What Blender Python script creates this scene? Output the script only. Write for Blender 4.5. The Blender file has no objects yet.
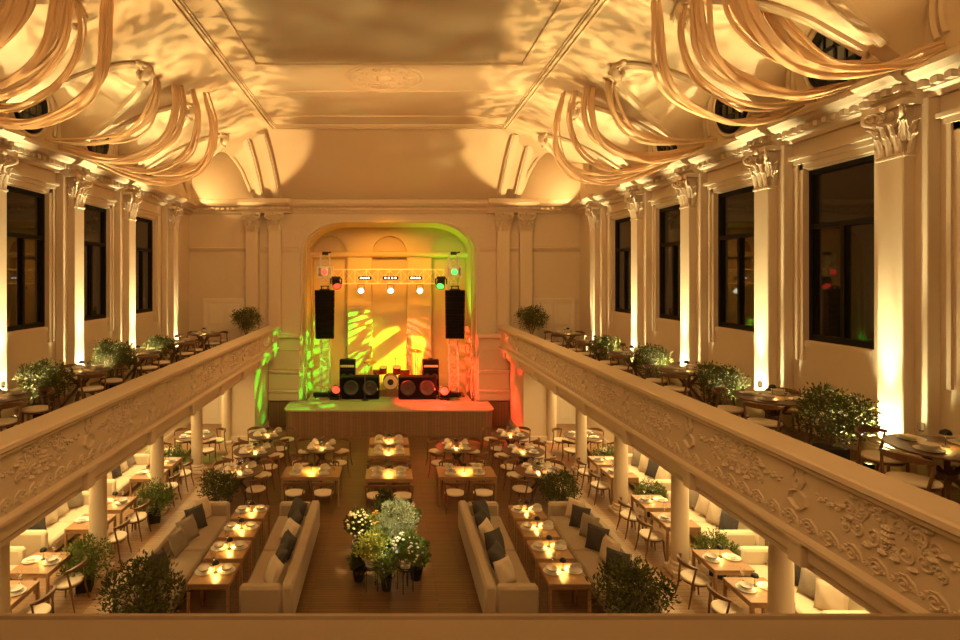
import bpy, math, random
from mathutils import Vector, Matrix, Euler
C = bpy.context.scene.collection
PI = math.pi
R = math.radians
random.seed(7)
H = 5.8            # eye height above the hall floor
YE = 22.3          # end wall
ZB = 3.0           # balcony floor
ZC = 10.9          # flat ceiling
XW = {1: 7.6, -1: 7.95}
OFF = {1: 0.0, -1: 0.34}
BAYS = [2.47, 5.29, 8.11, 10.92, 13.74, 16.58, 19.96]     # pilaster centres along the hall
WINS = [3.88, 6.70, 9.515, 12.33, 15.16, 18.27]           # bay centres
SN = {-1: 'green-lit', 1: 'red-lit'}

# ------------------------------------------------------------------ materials
def mat(name, col, rough=.6, metal=0, bump=0, bscale=40, var=0, emit=None, estr=0, trans=0, vscale=6, spec=.5, sheen=0):
    m = bpy.data.materials.new(name); m.use_nodes = True
    nt = m.node_tree; p = nt.nodes['Principled BSDF']
    p.inputs['Base Color'].default_value = (*col, 1)
    p.inputs['Roughness'].default_value = rough
    p.inputs['Metallic'].default_value = metal
    p.inputs['Specular IOR Level'].default_value = spec
    if trans: p.inputs['Transmission Weight'].default_value = trans
    if sheen: p.inputs['Sheen Weight'].default_value = sheen
    if emit:
        p.inputs['Emission Color'].default_value = (*emit, 1); p.inputs['Emission Strength'].default_value = estr
    if bump or var:
        tc = nt.nodes.new('ShaderNodeTexCoord')
    if bump:
        n = nt.nodes.new('ShaderNodeTexNoise'); n.inputs['Scale'].default_value = bscale; n.inputs['Detail'].default_value = 4
        b = nt.nodes.new('ShaderNodeBump'); b.inputs['Strength'].default_value = bump; b.inputs['Distance'].default_value = .02
        nt.links.new(tc.outputs['Object'], n.inputs['Vector'])
        nt.links.new(n.outputs['Fac'], b.inputs['Height']); nt.links.new(b.outputs['Normal'], p.inputs['Normal'])
    if var:
        n = nt.nodes.new('ShaderNodeTexNoise'); n.inputs['Scale'].default_value = vscale; n.inputs['Detail'].default_value = 3
        r = nt.nodes.new('ShaderNodeMix'); r.data_type = 'RGBA'
        r.inputs['A'].default_value = (*[c*(1-var) for c in col], 1); r.inputs['B'].default_value = (*[min(1, c*(1+var)) for c in col], 1)
        nt.links.new(tc.outputs['Object'], n.inputs['Vector'])
        nt.links.new(n.outputs['Fac'], r.inputs['Factor']); nt.links.new(r.outputs['Result'], p.inputs['Base Color'])
    return m

def wood(name, c1, c2, rough=.45, scale=(1, 14, 14)):
    m = bpy.data.materials.new(name); m.use_nodes = True
    nt = m.node_tree; p = nt.nodes['Principled BSDF']; p.inputs['Roughness'].default_value = rough
    tc = nt.nodes.new('ShaderNodeTexCoord'); mp = nt.nodes.new('ShaderNodeMapping'); mp.inputs['Scale'].default_value = scale
    n = nt.nodes.new('ShaderNodeTexNoise'); n.inputs['Scale'].default_value = 3; n.inputs['Detail'].default_value = 6
    r = nt.nodes.new('ShaderNodeValToRGB')
    r.color_ramp.elements[0].position = .3; r.color_ramp.elements[0].color = (*c1, 1)
    r.color_ramp.elements[1].position = .7; r.color_ramp.elements[1].color = (*c2, 1)
    L = nt.links.new
    L(tc.outputs['Object'], mp.inputs['Vector']); L(mp.outputs['Vector'], n.inputs['Vector'])
    L(n.outputs['Fac'], r.inputs['Fac']); L(r.outputs['Color'], p.inputs['Base Color'])
    return m

def planks(name, c1, c2, mortar, rough=.5, row=.12, length=1.4, swap=False):
    m = bpy.data.materials.new(name); m.use_nodes = True
    nt = m.node_tree; p = nt.nodes['Principled BSDF']; p.inputs['Roughness'].default_value = rough
    tc = nt.nodes.new('ShaderNodeTexCoord'); mp = nt.nodes.new('ShaderNodeMapping')
    if swap: mp.inputs['Rotation'].default_value = swap
    b = nt.nodes.new('ShaderNodeTexBrick'); b.offset = .37
    b.inputs['Scale'].default_value = 1; b.inputs['Brick Width'].default_value = length; b.inputs['Row Height'].default_value = row
    b.inputs['Mortar Size'].default_value = .005; b.inputs['Bias'].default_value = -.1
    b.inputs['Color1'].default_value = (*c1, 1); b.inputs['Color2'].default_value = (*c2, 1); b.inputs['Mortar'].default_value = (*mortar, 1)
    n = nt.nodes.new('ShaderNodeTexNoise'); n.inputs['Scale'].default_value = 5; n.inputs['Detail'].default_value = 5
    mp2 = nt.nodes.new('ShaderNodeMapping'); mp2.inputs['Scale'].default_value = (.5, 8, 8)
    if swap: mp2.inputs['Rotation'].default_value = swap
    mx = nt.nodes.new('ShaderNodeMix'); mx.data_type = 'RGBA'; mx.blend_type = 'MULTIPLY'; mx.inputs['Factor'].default_value = .55
    L = nt.links.new
    L(tc.outputs['Object'], mp.inputs['Vector']); L(mp.outputs['Vector'], b.inputs['Vector'])
    L(tc.outputs['Object'], mp2.inputs['Vector']); L(mp2.outputs['Vector'], n.inputs['Vector'])
    L(b.outputs['Color'], mx.inputs['A']); L(n.outputs['Color'], mx.inputs['B']); L(mx.outputs['Result'], p.inputs['Base Color'])
    return m

M = dict(
    plaster=mat('cream_plaster', (.60, .49, .35), .65, bump=.04, bscale=30, var=.03),
    ceilp=mat('ceiling_plaster', (.60, .48, .33), .7, var=.03, vscale=2),
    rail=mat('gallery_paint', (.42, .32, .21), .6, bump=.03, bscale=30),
    stone=mat('carved_plaster', (.61, .50, .36), .6, bump=.08, bscale=60),
    floor=planks('floor_planks', (.22, .115, .05), (.165, .085, .036), (.045, .022, .011), .42, row=.075),
    aisle=planks('aisle_planks', (.46, .28, .14), (.38, .22, .11), (.15, .08, .04), .45),
    strip=planks('border_planks', (.66, .47, .28), (.58, .40, .23), (.25, .15, .08), .5, row=.09),
    bfloor=planks('balcony_planks', (.3, .18, .09), (.24, .14, .07), (.08, .05, .03), .5),
    stagetop=mat('stage_boards', (.42, .33, .25), .5, var=.1),
    stagefront=planks('stage_cladding', (.30, .16, .075), (.24, .125, .06), (.07, .035, .02), .5, row=.11, length=3, swap=(R(90), 0, R(90))),
    walnut=wood('chair_walnut', (.10, .045, .018), (.18, .085, .036), .4, (14, 14, 1.5)),
    oak=wood('table_oak', (.25, .135, .06), (.35, .20, .095), .38, (1.5, 14, 14)),
    dark=wood('dark_table_wood', (.075, .036, .018), (.13, .064, .03), .4, (2, 12, 12)),
    seat=mat('cream_seat', (.66, .56, .42), .8, bump=.1, bscale=90),
    sofa=mat('beige_sofa_fabric', (.38, .30, .205), .9, bump=.15, bscale=120, var=.05, sheen=.1),
    sofal=mat('cream_sofa_fabric', (.66, .56, .40), .9, bump=.15, bscale=120, var=.05),
    pdark=mat('charcoal_cushion', (.05, .042, .036), .9, bump=.3, bscale=60, var=.3, vscale=20),
    pbeige=mat('beige_cushion', (.52, .42, .30), .9, bump=.25, bscale=70, var=.1),
    pgrey=mat('grey_brown_cushion', (.25, .20, .15), .9, bump=.25, bscale=70, var=.15),
    ceramic=mat('white_ceramic', (.82, .77, .68), .25),
    ceramicg=mat('stoneware_grey', (.55, .49, .42), .35),
    linen=mat('linen_napkin', (.78, .70, .55), .85, bump=.2, bscale=80),
    glass=mat('clear_glass', (1, 1, 1), .02, trans=1),
    black=mat('black_metal', (.012, .012, .013), .4, metal=.3),
    blackm=mat('matte_black', (.010, .009, .009), .7),
    bulb=mat('lamp_glow', (1, .8, .4), .5, emit=(1, .62, .2), estr=18),
    leaf=mat('olive_leaf', (.070, .074, .014), .6, spec=.15, var=.45, vscale=9),
    leaf2=mat('green_leaf', (.115, .150, .030), .55, spec=.2, var=.4, vscale=9),
    leaf3=mat('grey_green_leaf', (.30, .33, .17), .6, var=.35, vscale=12),
    leaf4=mat('lime_leaf', (.30, .33, .05), .6, var=.35, vscale=14),
    bark=mat('bark', (.13, .085, .05), .85, bump=.3, bscale=40),
    pot=mat('dark_pot', (.026, .02, .016), .7, spec=.2, bump=.1, bscale=20),
    potl=mat('pale_pot', (.62, .55, .45), .6),
    soil=mat('soil', (.03, .02, .013), .95, bump=.4, bscale=40),
    white=mat('white_petal', (.85, .83, .72), .6),
    yellow=mat('yellow_petal', (.85, .60, .10), .6),
    cream=mat('cream_petal', (.88, .76, .38), .6),
    pink=mat('pink_petal', (.75, .45, .42), .6),
    orange=mat('orange_petal', (.80, .33, .07), .6),
    lilac=mat('lilac_petal', (.62, .50, .66), .6),
    frame=mat('black_window_frame', (.006, .005, .005), .5, spec=.15),
    pane=mat('night_window_pane', (.012, .011, .008), .03, spec=.6),
    drape=None,
    alu=mat('aluminium', (.82, .78, .70), .45, metal=.3),
    chrome=mat('cymbal_brass', (.85, .62, .25), .25, metal=1),
    steel=mat('steel_stand', (.25, .23, .2), .35, metal=.8),
    grille=mat('speaker_grille', (.006, .005, .006), .8, spec=.1),
    cone=mat('speaker_cone', (.035, .03, .03), .5, bump=.1, bscale=60),
    tolex=mat('black_tolex', (.010, .008, .008), .75, spec=.15),
    drumshell=mat('drum_shell', (.35, .03, .025), .3),
    skin=mat('drum_head', (.62, .56, .46), .5),
    lensr=mat('red_lens', (1, .05, .03), .3, emit=(1, .05, .025), estr=2.5),
    lensg=mat('green_lens', (.1, 1, .2), .3, emit=(.05, 1, .12), estr=2),
    lensw=mat('white_lens', (1, 1, .9), .3, emit=(1, .95, .80), estr=5),
    redseat=mat('red_seat_cloth', (.45, .03, .03), .8),
    door=mat('painted_door', (.72, .63, .49), .5),
)
m = mat('sheer_drape_fabric', (.86, .68, .44), .7); M['drape'] = m
nt = m.node_tree; p = nt.nodes['Principled BSDF']; out = nt.nodes['Material Output']
tr = nt.nodes.new('ShaderNodeBsdfTranslucent'); tr.inputs['Color'].default_value = (.88, .62, .36, 1)
mx = nt.nodes.new('ShaderNodeMixShader'); mx.inputs['Fac'].default_value = .35
nt.links.new(p.outputs[0], mx.inputs[1]); nt.links.new(tr.outputs[0], mx.inputs[2]); nt.links.new(mx.outputs[0], out.inputs['Surface'])

# ------------------------------------------------------------------ mesh builder
class MB:
    def __init__(s): s.v = []; s.f = []; s.T = None
    def add(s, vs, fs):
        b = len(s.v)
        if s.T is not None: vs = [tuple(s.T @ Vector(p)) for p in vs]
        s.v += vs; s.f += [tuple(b+i for i in f) for f in fs]; return s
    def box(s, x0, x1, y0, y1, z0, z1, c=0):
        if x0 > x1: x0, x1 = x1, x0
        if c <= 0:
            return s.add([(x0,y0,z0),(x1,y0,z0),(x1,y1,z0),(x0,y1,z0),(x0,y0,z1),(x1,y0,z1),(x1,y1,z1),(x0,y1,z1)],
                         [(0,3,2,1),(4,5,6,7),(0,1,5,4),(1,2,6,5),(2,3,7,6),(3,0,4,7)])
        c = min(c, (x1-x0)*.49, (y1-y0)*.49, (z1-z0)*.49)
        vs = []
        for ix, X in ((0, x0), (1, x1)):
            for iy, Y in ((0, y0), (1, y1)):
                for iz, Z in ((0, z0), (1, z1)):
                    xi = X + c*(1-2*ix); yi = Y + c*(1-2*iy); zi = Z + c*(1-2*iz)
                    vs += [(X, yi, zi), (xi, Y, zi), (xi, yi, Z)]
        def i(a, b, d, k): return (a*4+b*2+d)*3+k
        fs = [(i(0,0,0,0), i(0,0,1,0), i(0,1,1,0), i(0,1,0,0)), (i(1,0,0,0), i(1,1,0,0), i(1,1,1,0), i(1,0,1,0)),
              (i(0,0,0,1), i(1,0,0,1), i(1,0,1,1), i(0,0,1,1)), (i(0,1,0,1), i(0,1,1,1), i(1,1,1,1), i(1,1,0,1)),
              (i(0,0,0,2), i(0,1,0,2), i(1,1,0,2), i(1,0,0,2)), (i(0,0,1,2), i(1,0,1,2), i(1,1,1,2), i(0,1,1,2))]
        for a in (0, 1):
            for b in (0, 1):
                fs.append((i(a,b,0,0), i(a,b,1,0), i(a,b,1,1), i(a,b,0,1)))
                fs.append((i(a,0,b,0), i(a,1,b,0), i(a,1,b,2), i(a,0,b,2)))
                fs.append((i(0,a,b,1), i(1,a,b,1), i(1,a,b,2), i(0,a,b,2)))
        for a in (0, 1):
            for b in (0, 1):
                for d in (0, 1): fs.append((i(a,b,d,0), i(a,b,d,1), i(a,b,d,2)))
        return s.add(vs, fs)
    def lathe(s, prof, cx=0, cy=0, cz=0, n=20, cap=True):
        vs = []; fs = []; k = len(prof)
        for (r, z) in prof:
            for j in range(n):
                a = 2*PI*j/n; vs.append((cx+r*math.cos(a), cy+r*math.sin(a), cz+z))
        for i in range(k-1):
            for j in range(n):
                fs.append((i*n+j, i*n+(j+1) % n, (i+1)*n+(j+1) % n, (i+1)*n+j))
        if cap:
            if prof[0][0] > 1e-6: fs.append(tuple(range(n-1, -1, -1)))
            if prof[-1][0] > 1e-6: fs.append(tuple((k-1)*n+j for j in range(n)))
        return s.add(vs, fs)
    def tube(s, pts, r, n=6, flat=None, closed=False):
        pts = [Vector(p) for p in pts]; k = len(pts)
        rr = r if isinstance(r, (list, tuple)) else [r]*k
        vs = []; fs = []; up = Vector((0, 0, 1)); prev = None
        for i, p in enumerate(pts):
            t = (pts[min(i+1, k-1)]-pts[max(i-1, 0)])
            t = t.normalized() if t.length > 1e-9 else Vector((0, 0, 1))
            if prev is None:
                a = up if abs(t.z) < .9 else Vector((1, 0, 0))
                u = t.cross(a).normalized()
            else:
                u = (prev - t*prev.dot(t))
                u = u.normalized() if u.length > 1e-6 else t.orthogonal().normalized()
            w = t.cross(u); prev = u
            for j in range(n):
                a = 2*PI*j/n + PI/n
                q = p + u*(rr[i]*math.cos(a)) + w*(rr[i]*math.sin(a))
                if flat: q = Vector([q[c] if flat[c] is None else flat[c][0]+(q[c]-flat[c][0])*flat[c][1] for c in range(3)])
                vs.append(tuple(q))
        for i in range(k-1):
            for j in range(n): fs.append((i*n+j, i*n+(j+1) % n, (i+1)*n+(j+1) % n, (i+1)*n+j))
        fs.append(tuple(range(n-1, -1, -1))); fs.append(tuple((k-1)*n+j for j in range(n)))
        return s.add(vs, fs)
    def ball(s, cx, cy, cz, rx, ry=None, rz=None, n=8, m=5):
        ry = ry or rx; rz = rz or rx
        vs = [(cx, cy, cz-rz)]; fs = []
        for i in range(1, m):
            a = -PI/2+PI*i/m
            for j in range(n):
                b = 2*PI*j/n; vs.append((cx+rx*math.cos(a)*math.cos(b), cy+ry*math.cos(a)*math.sin(b), cz+rz*math.sin(a)))
        vs.append((cx, cy, cz+rz)); e = len(vs)-1
        for j in range(n):
            fs.append((0, 1+(j+1) % n, 1+j)); q = 1+(m-2)*n; fs.append((e, q+j, q+(j+1) % n))
            for i in range(m-2): fs.append((1+i*n+j, 1+i*n+(j+1) % n, 1+(i+1)*n+(j+1) % n, 1+(i+1)*n+j))
        return s.add(vs, fs)
    def extrude(s, prof, axis, a0, a1, closed=True):
        """prof: list of 2-D points; axis 'y' -> (x,z) swept along y; 'x' -> (y,z) swept along x; 'z' -> (x,y) swept along z"""
        n = len(prof)
        def P(q, a): return (q[0], a, q[1]) if axis == 'y' else ((a, q[0], q[1]) if axis == 'x' else (q[0], q[1], a))
        vs = [P(q, a0) for q in prof]+[P(q, a1) for q in prof]
        fs = [(i, (i+1) % n, n+(i+1) % n, n+i) for i in range(n if closed else n-1)]
        if closed: fs += [tuple(range(n-1, -1, -1)), tuple(range(n, 2*n))]
        return s.add(vs, fs)
    def grid(s, fn, nu, nv, thick=None):
        vs = [fn(i/nu, j/nv) for i in range(nu+1) for j in range(nv+1)]
        fs = [(i*(nv+1)+j, (i+1)*(nv+1)+j, (i+1)*(nv+1)+j+1, i*(nv+1)+j+1) for i in range(nu) for j in range(nv)]
        return s.add(vs, fs)
    def build(s, name, m, parent=None, smooth=True, fix=True, ang=38):
        me = bpy.data.meshes.new(name); me.from_pydata(s.v, [], s.f)
        if fix:
            import bmesh
            b = bmesh.new(); b.from_mesh(me); bmesh.ops.recalc_face_normals(b, faces=b.faces); b.to_mesh(me); b.free()
        me.materials.append(m); me.update()
        if smooth:
            me.polygons.foreach_set('use_smooth', [True]*len(me.polygons)); me.set_sharp_from_angle(angle=R(ang))
        o = bpy.data.objects.new(name, me); C.objects.link(o)
        if parent is not None: o.parent = parent
        return o

def tag(o, label=None, cat=None, group=None, kind=None):
    if label: o['label'] = label
    if cat: o['category'] = cat
    if group: o['group'] = group
    if kind: o['kind'] = kind
    return o
def thing(name, label=None, cat=None, loc=(0, 0, 0), rz=0, group=None):
    o = bpy.data.objects.new(name, None); C.objects.link(o); o.empty_display_size = .1
    o.location = loc; o.rotation_euler = (0, 0, rz)
    return tag(o, label, cat, group)
KIDS = {}
def dup(o, loc=None, rz=None, label=None, group=None, parent=None, scale=None):
    c = o.copy(); C.objects.link(c); c.parent = parent
    if loc is not None: c.location = loc
    if rz is not None: c.rotation_euler = (0, 0, rz)
    if scale is not None: c.scale = scale
    if label: c['label'] = label
    if group: c['group'] = group
    for k in CH(o): dup(k, parent=c)
    return c
def CH(o):
    if o.name not in KIDS: KIDS[o.name] = list(o.children)
    return KIDS[o.name]
USED = {}
class Proto:
    """First placement moves the built thing, later ones copy it."""
    def __init__(s, root): s.o = root; s.first = True; CH(root)
    def put(s, loc, rz=0, label=None, group=None, scale=None):
        if s.first:
            s.first = False; o = s.o; o.location = loc; o.rotation_euler = (0, 0, rz)
            if scale is not None: o.scale = scale
            if label: o['label'] = label
            if group: o['group'] = group
            return o
        return dup(s.o, loc, rz, label, group, scale=scale)
def struct(o, label=None): return tag(o, label, None, None, 'structure')
ORD = ['first', 'second', 'third', 'fourth', 'fifth', 'sixth', 'seventh', 'eighth']

def bez(p0, p1, p2, p3, n):
    out = []
    for i in range(n+1):
        t = i/n; a = (1-t)**3; b = 3*t*(1-t)**2; c = 3*t*t*(1-t); d = t**3
        out.append(tuple(a*p0[k]+b*p1[k]+c*p2[k]+d*p3[k] for k in range(3)))
    return out
# ------------------------------------------------------------------ the hall itself
def cove(u, w):
    t = max(0, min(1, u/w)); return 8.74+(ZC-8.74)*(.55*t+.45*math.sin(PI/2*t))
WS, WE = 3.7, 2.95
LR, LZ = 1.25, 9.16
ELX = {1: 6.42, -1: -6.65}; ER = 1.26
def vault(x, y):
    s = 1 if x > 0 else -1
    z = min(cove(XW[s]-abs(x), WS), cove(YE-y, WE))
    for b in WINS+[1.05]:
        d = abs(y-b)
        if d < LR: z = max(z, min(ZC, LZ+math.sqrt(LR*LR-d*d)))
    d = abs(x-ELX[s])
    if d < ER and y > 19.4: z = max(z, min(ZC, LZ+1.28*math.sqrt(ER**2-d*d)))
    return z

# floors
b = MB().box(-4.65, 4.65, -2, YE, -.1, 0); struct(b.build('floor', M['floor'], smooth=False))
for s in (-1, 1):
    struct(MB().box(s*4.65, s*5.3, -2, YE, -.1, .004).build('floor_border', M['strip'], smooth=False))
    struct(MB().box(s*5.3, s*(XW[s]+.05), -2, YE, -.1, 0).build('floor', M['aisle'], smooth=False))

# side walls with window openings, windows, mouldings
nwin = 0
for s, nm in ((-1, 'wall_left'), (1, 'wall_right')):
    xw = XW[s]; b = MB(); X0, X1 = s*xw, s*(xw+.3)
    b.box(X0, X1, -2.3, YE+.3, -.1, 4.67); b.box(X0, X1, -2.3, YE+.3, 7.75, 11.1)
    ys = [-2.3]+[v for w in WINS for v in (w-.80, w+.70)]+[YE+.3]
    for i in range(0, len(ys), 2): b.box(X0, X1, ys[i], ys[i+1], 4.67, 7.75)
    wall = struct(b.build(nm, M['plaster'], smooth=False))
    # cornice with dentils, breaking forward over the pilasters
    b = MB()
    def cprof(f): return [(s*(xw+.02), 8.30), (s*(xw-.10-f), 8.30), (s*(xw-.13-f), 8.37), (s*(xw-.20-f), 8.40), (s*(xw-.20-f), 8.50),
                          (s*(xw-.38-f), 8.545), (s*(xw-.44-f), 8.60), (s*(xw-.48-f), 8.62), (s*(xw-.48-f), 8.70), (s*(xw-.40-f), 8.74), (s*(xw+.02), 8.745)]
    b.extrude(cprof(0), 'y', -2, YE)
    for p in BAYS: b.extrude(cprof(.17), 'y', p-.33, p+.33)
    y = 1.0
    while y < YE-.3:
        f = .17 if any(abs(y+.05-p) < .31 for p in BAYS) else 0
        b.box(s*(xw-.20-f), s*(xw-.30-f), y, y+.10, 8.42, 8.51); y += .19
    b.build('cornice', M['plaster'], wall, smooth=False)
    b = MB()                                   # low wainscot plinth and window aprons
    b.box(s*xw, s*(xw-.05), -2, YE, ZB, ZB+.22, .02)
    b.build('plinth_course', M['plaster'], wall, smooth=False)
    struct(MB().box(s*xw, s*(xw-.03), -2, YE, 0, .14).build('baseboard_left' if s < 0 else 'baseboard_right', M['plaster'], smooth=False))
    for k, w in enumerate(WINS):
        nwin += 1
        wn = struct(thing('window_%d' % nwin, None, None, (s*xw, w, 0)))
        wn['label'] = 'tall black framed window with dark panes, bay %s from the stage on the %s side' % (ORD[len(WINS)-1-k], SN[s])
        f = MB(); a, c = s*.06, s*.16; y0, y1 = -.80, .70; ym = -.05
        f.box(a, c, y0, y0+.09, 4.67, 7.75); f.box(a, c, y1-.09, y1, 4.67, 7.75)
        f.box(a, c, y0+.09, y1-.09, 4.67, 4.78); f.box(a, c, y0+.09, y1-.09, 7.66, 7.75)
        f.box(a-s*.02, c, y0+.09, y1-.09, 6.68, 6.77); f.box(a, c, ym-.04, ym+.04, 4.78, 6.68)
        f.box(a+s*.03, c, y0+.09, y0+.14, 4.78, 6.68); f.box(a+s*.03, c, y1-.14, y1-.09, 4.78, 6.68)
        f.build('window_frame', M['frame'], wn, smooth=False)
        MB().box(s*.12, s*.14, y0+.08, y1-.08, 4.77, 7.68).build('pane', M['pane'], wn, smooth=False)
        t = MB()
        for e in (-1, 1):
            g0 = .80 if e < 0 else .70; t.box(-s*.05, s*.0, e*g0, e*(g0+.09), 4.3, 7.92); t.box(-s*.085, 0, e*(g0+.09), e*(g0+.15), 4.3, 7.98)
            for i in range(40): t.box(-s*.012, -s*.03, e*(g0+.17), e*(g0+.225), 4.35+i*.092, 4.35+i*.092+.06)
        t.box(-s*.05, 0, -.90, .80, 7.78, 7.88); t.box(-s*.10, 0, -.96, .88, 7.88, 7.97); t.box(-s*.16, 0, -.98, .93, 7.97, 8.03)
        t.box(-s*.02, 0, -.70, .70, 4.56, 4.65)
        t.build('window_surround', M['plaster'], wn, smooth=False)
    for k, w in enumerate(WINS):
        nwin += 1
        wn = struct(thing('window_%d' % nwin, None, None, (s*(xw-.02), w, 9.62), 0))
        wn['label'] = 'round oculus window with black bars, bay %s from the stage on the %s side' % (ORD[len(WINS)-1-k], SN[s])
        ring = [(0, .55*math.cos(2*PI*i/32), .55*math.sin(2*PI*i/32)) for i in range(33)]
        f = MB().tube(ring, .075, 8)
        f.box(-.02, .02, -.025, .025, -.55, .55); f.box(-.02, .02, -.55, .55, .10, .15); f.box(-.02, .02, -.55, .55, -.22, -.18)
        f.box(-.02, .02, .22, .25, -.5, .5); f.box(-.02, .02, -.25, -.22, -.5, .5)
        f.build('window_frame', M['frame'], wn)
        d = MB(); d.extrude([(.54*math.cos(2*PI*i/32), .54*math.sin(2*PI*i/32)) for i in range(32)], 'x', 0, .015)
        d.build('pane', M['pane'], wn, smooth=False)
        g = MB()
        for rr, tk in ((.68, .05), (.98, .045), (1.10, .06)):
            a0, a1 = (0, 2*PI) if rr < .7 else (-.12*PI, 1.12*PI)
            g.tube([(0, rr*math.cos(a0+(a1-a0)*i/36), rr*math.sin(a0+(a1-a0)*i/36)-(.0 if rr < .7 else .12)) for i in range(37)], tk, 6)
        g.build('window_surround', M['plaster'], wn)

# end wall with the stage arch
def arch_pts(hw=3.48, zt=8.05, a=1.75, bb=1.2, n=14, pw=2):
    pts = []
    for i in range(n+1):
        t = PI/2*i/n; pts.append((-hw+a-a*math.cos(t), zt-bb+bb*math.sin(t)))
    return pts+[(-x, z) for x, z in reversed(pts)]
AP = arch_pts()
b = MB()
b.extrude([(-8.25, -.1), (-3.48, -.1)]+AP+[(3.48, -.1), (7.9, -.1), (7.9, 11.1), (-8.25, 11.1)], 'y', YE, YE+.3)
ew = struct(b.build('wall_back', M['plaster'], smooth=False))
b = MB()
def hprof(f): return [(YE+.02, 8.36), (YE-.08-f, 8.36), (YE-.12-f, 8.44), (YE-.18-f, 8.47), (YE-.18-f, 8.58), (YE-.34-f, 8.63), (YE-.42-f, 8.72), (YE-.42-f, 8.84), (YE-.36-f, 8.88), (YE+.02, 8.89)]
b.extrude(hprof(0), 'x', -7.9, 7.6)
for s in (-1, 1): b.extrude(hprof(.28), 'x', s*3.85, s*5.85)
x = -7.6
while x < 7.4:
    f = .28 if 3.85 < abs(x) < 5.75 else 0
    b.box(x, x+.1, YE-.26-f, YE-.18-f, 8.49, 8.58); x += .2
b.build('cornice', M['plaster'], ew, smooth=False)
b = MB()
for x0, x1 in ((-7.9, -3.6), (3.6, 7.6)): b.extrude([(YE+.01, 6.86), (YE-.06, 6.88), (YE-.1, 6.97), (YE-.1, 7.0), (YE+.01, 7.02)], 'x', x0, x1)
b.build('string_course', M['plaster'], ew, smooth=False)
b = MB()                                                     # bead round the arch
b.tube([(-3.5, YE-.01, .99)]+[(x, YE-.01, z) for x, z in AP]+[(3.5, YE-.01, .99)], .055, 8)
b.tube([(-3.30, YE+.05, .99)]+[(x*.95, YE+.05, .10+z*.985) for x, z in AP]+[(3.30, YE+.05, .99)], .03, 6)
b.build('arch_bead', M['plaster'], ew)
b = MB()                                                     # pedestals either side of the arch
for s in (-1, 1):
    for (a, z0, z1, pr) in ((0, .98, 1.30, .34), (0, 1.30, 1.42, .40), (0, 1.42, 2.05, .30), (0, 2.05, 2.2, .37), (0, 2.2, 2.95, .28), (0, 2.95, 3.45, .32), (0, 3.45, 3.62, .46)):
        b.box(s*3.50, s*4.74, YE-pr, YE, z0, z1, .02)
        b.box(s*4.85, s*5.75, YE-pr, YE, max(z0, 2.2), max(z1, 2.21), .01)
b.build('pedestal', M['plaster'], ew, smooth=False)
# shallow scroll relief in the spandrels
b = MB()
def spiral(b, cx, cy, r, turns=1.6, rad=.02, d=1, ph=0, n=22, plane='xz', y0=0, grow=0):
    pts = []; rr = []
    for i in range(n+1):
        t = i/n; a = ph+d*2*PI*turns*t; q = r*(1-.82*t)
        u, v = cx+q*math.cos(a), cy+q*math.sin(a)
        pts.append((u, y0, v) if plane == 'xz' else (y0, u, v) if plane == 'yz' else (u, v, y0)); rr.append(rad*(1-.45*t))
    b.tube(pts, rr, 5); e = pts[-1]
    b.ball(*e, rad*1.5, n=6, m=4)
for s in (-1, 1):
    for k in range(13):
        spiral(b, s*(3.0+.25*(k % 4))+s*.2, 7.15+.3*(k//4)*1+.1*(k % 2), .13, 1.4, .014, s, k, plane='xz', y0=YE-.005)
b.build('spandrel_relief', M['plaster'], ew)
for s in (-1, 1):
    d = struct(thing('door_%d' % (1 if s < 0 else 2), None, None, (s*6.55, YE, ZB)))
    d['label'] = 'pale double door on the balcony end wall, %s side' % SN[s]
    f = MB()
    f.box(-.82, -.72, -.07, 0, 0, 1.95); f.box(.72, .82, -.07, 0, 0, 1.95); f.box(-.82, .82, -.09, 0, 1.87, 1.99)
    f.build('door_frame', M['door'], d, smooth=False)
    for e in (-1, 1):
        l = MB().box(e*.01, e*.72, -.03, 0, 0, 1.87); l.box(e*.12, e*.6, -.045, 0, .15, .8, .015); l.box(e*.12, e*.6, -.045, 0, .95, 1.75, .015)
        l.build('door_leaf', M['door'], d, smooth=False)
    d = struct(thing('door_%d' % (3 if s < 0 else 4), None, None, (s*6.65, YE, 0)))
    d['label'] = 'panelled double door under the balcony, %s side' % SN[s]
    f = MB(); f.box(-.8, -.7, -.07, 0, 0, 2.4); f.box(.7, .8, -.07, 0, 0, 2.4); f.box(-.8, .8, -.08, 0, 2.3, 2.42)
    f.build('door_frame', M['door'], d, smooth=False)
    for e in (-1, 1):
        l = MB().box(e*.01, e*.70, -.03, 0, 0, 2.3); l.box(e*.12, e*.58, -.045, 0, .2, 1.0, .015); l.box(e*.12, e*.58, -.045, 0, 1.15, 2.15, .015)
        l.build('door_leaf', M['door'], d, smooth=False)

# stage niche
b = MB()
prof = [(-3.48, -.1)]+AP+[(3.48, -.1)]
b.extrude(prof, 'y', YE+.3, 25.3, closed=False)
nz = struct(b.build('wall_niche', M['plaster'], fix=False))
b = MB().box(-3.6, 3.6, 25.45, 25.6, -.1, 8.2)
RC = (-2.64, .02, 2.68); RW = .77
pol = [(-3.6, 6.92)]
for c in RC: pol += [(c-RW*math.cos(PI*i/16), 6.92+RW*math.sin(PI*i/16)) for i in range(17)]
pol += [(3.6, 6.92), (3.6, 8.2), (-3.6, 8.2)]
b.extrude(pol, 'y', 25, 25.45)
ed = [-3.6]+[v for c in RC for v in (c-RW, c+RW)]+[3.6]
for i in range(0, len(ed), 2):
    b.box(ed[i], ed[i+1], 25, 25.45, -.1, 6.92)
    if ed[i+1]-ed[i] > .5: b.box(ed[i]+.02, ed[i+1]-.02, 24.93, 25, .9, 6.7, .03)
nb = struct(b.build('wall_niche_back', M['plaster'], smooth=False))
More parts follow.
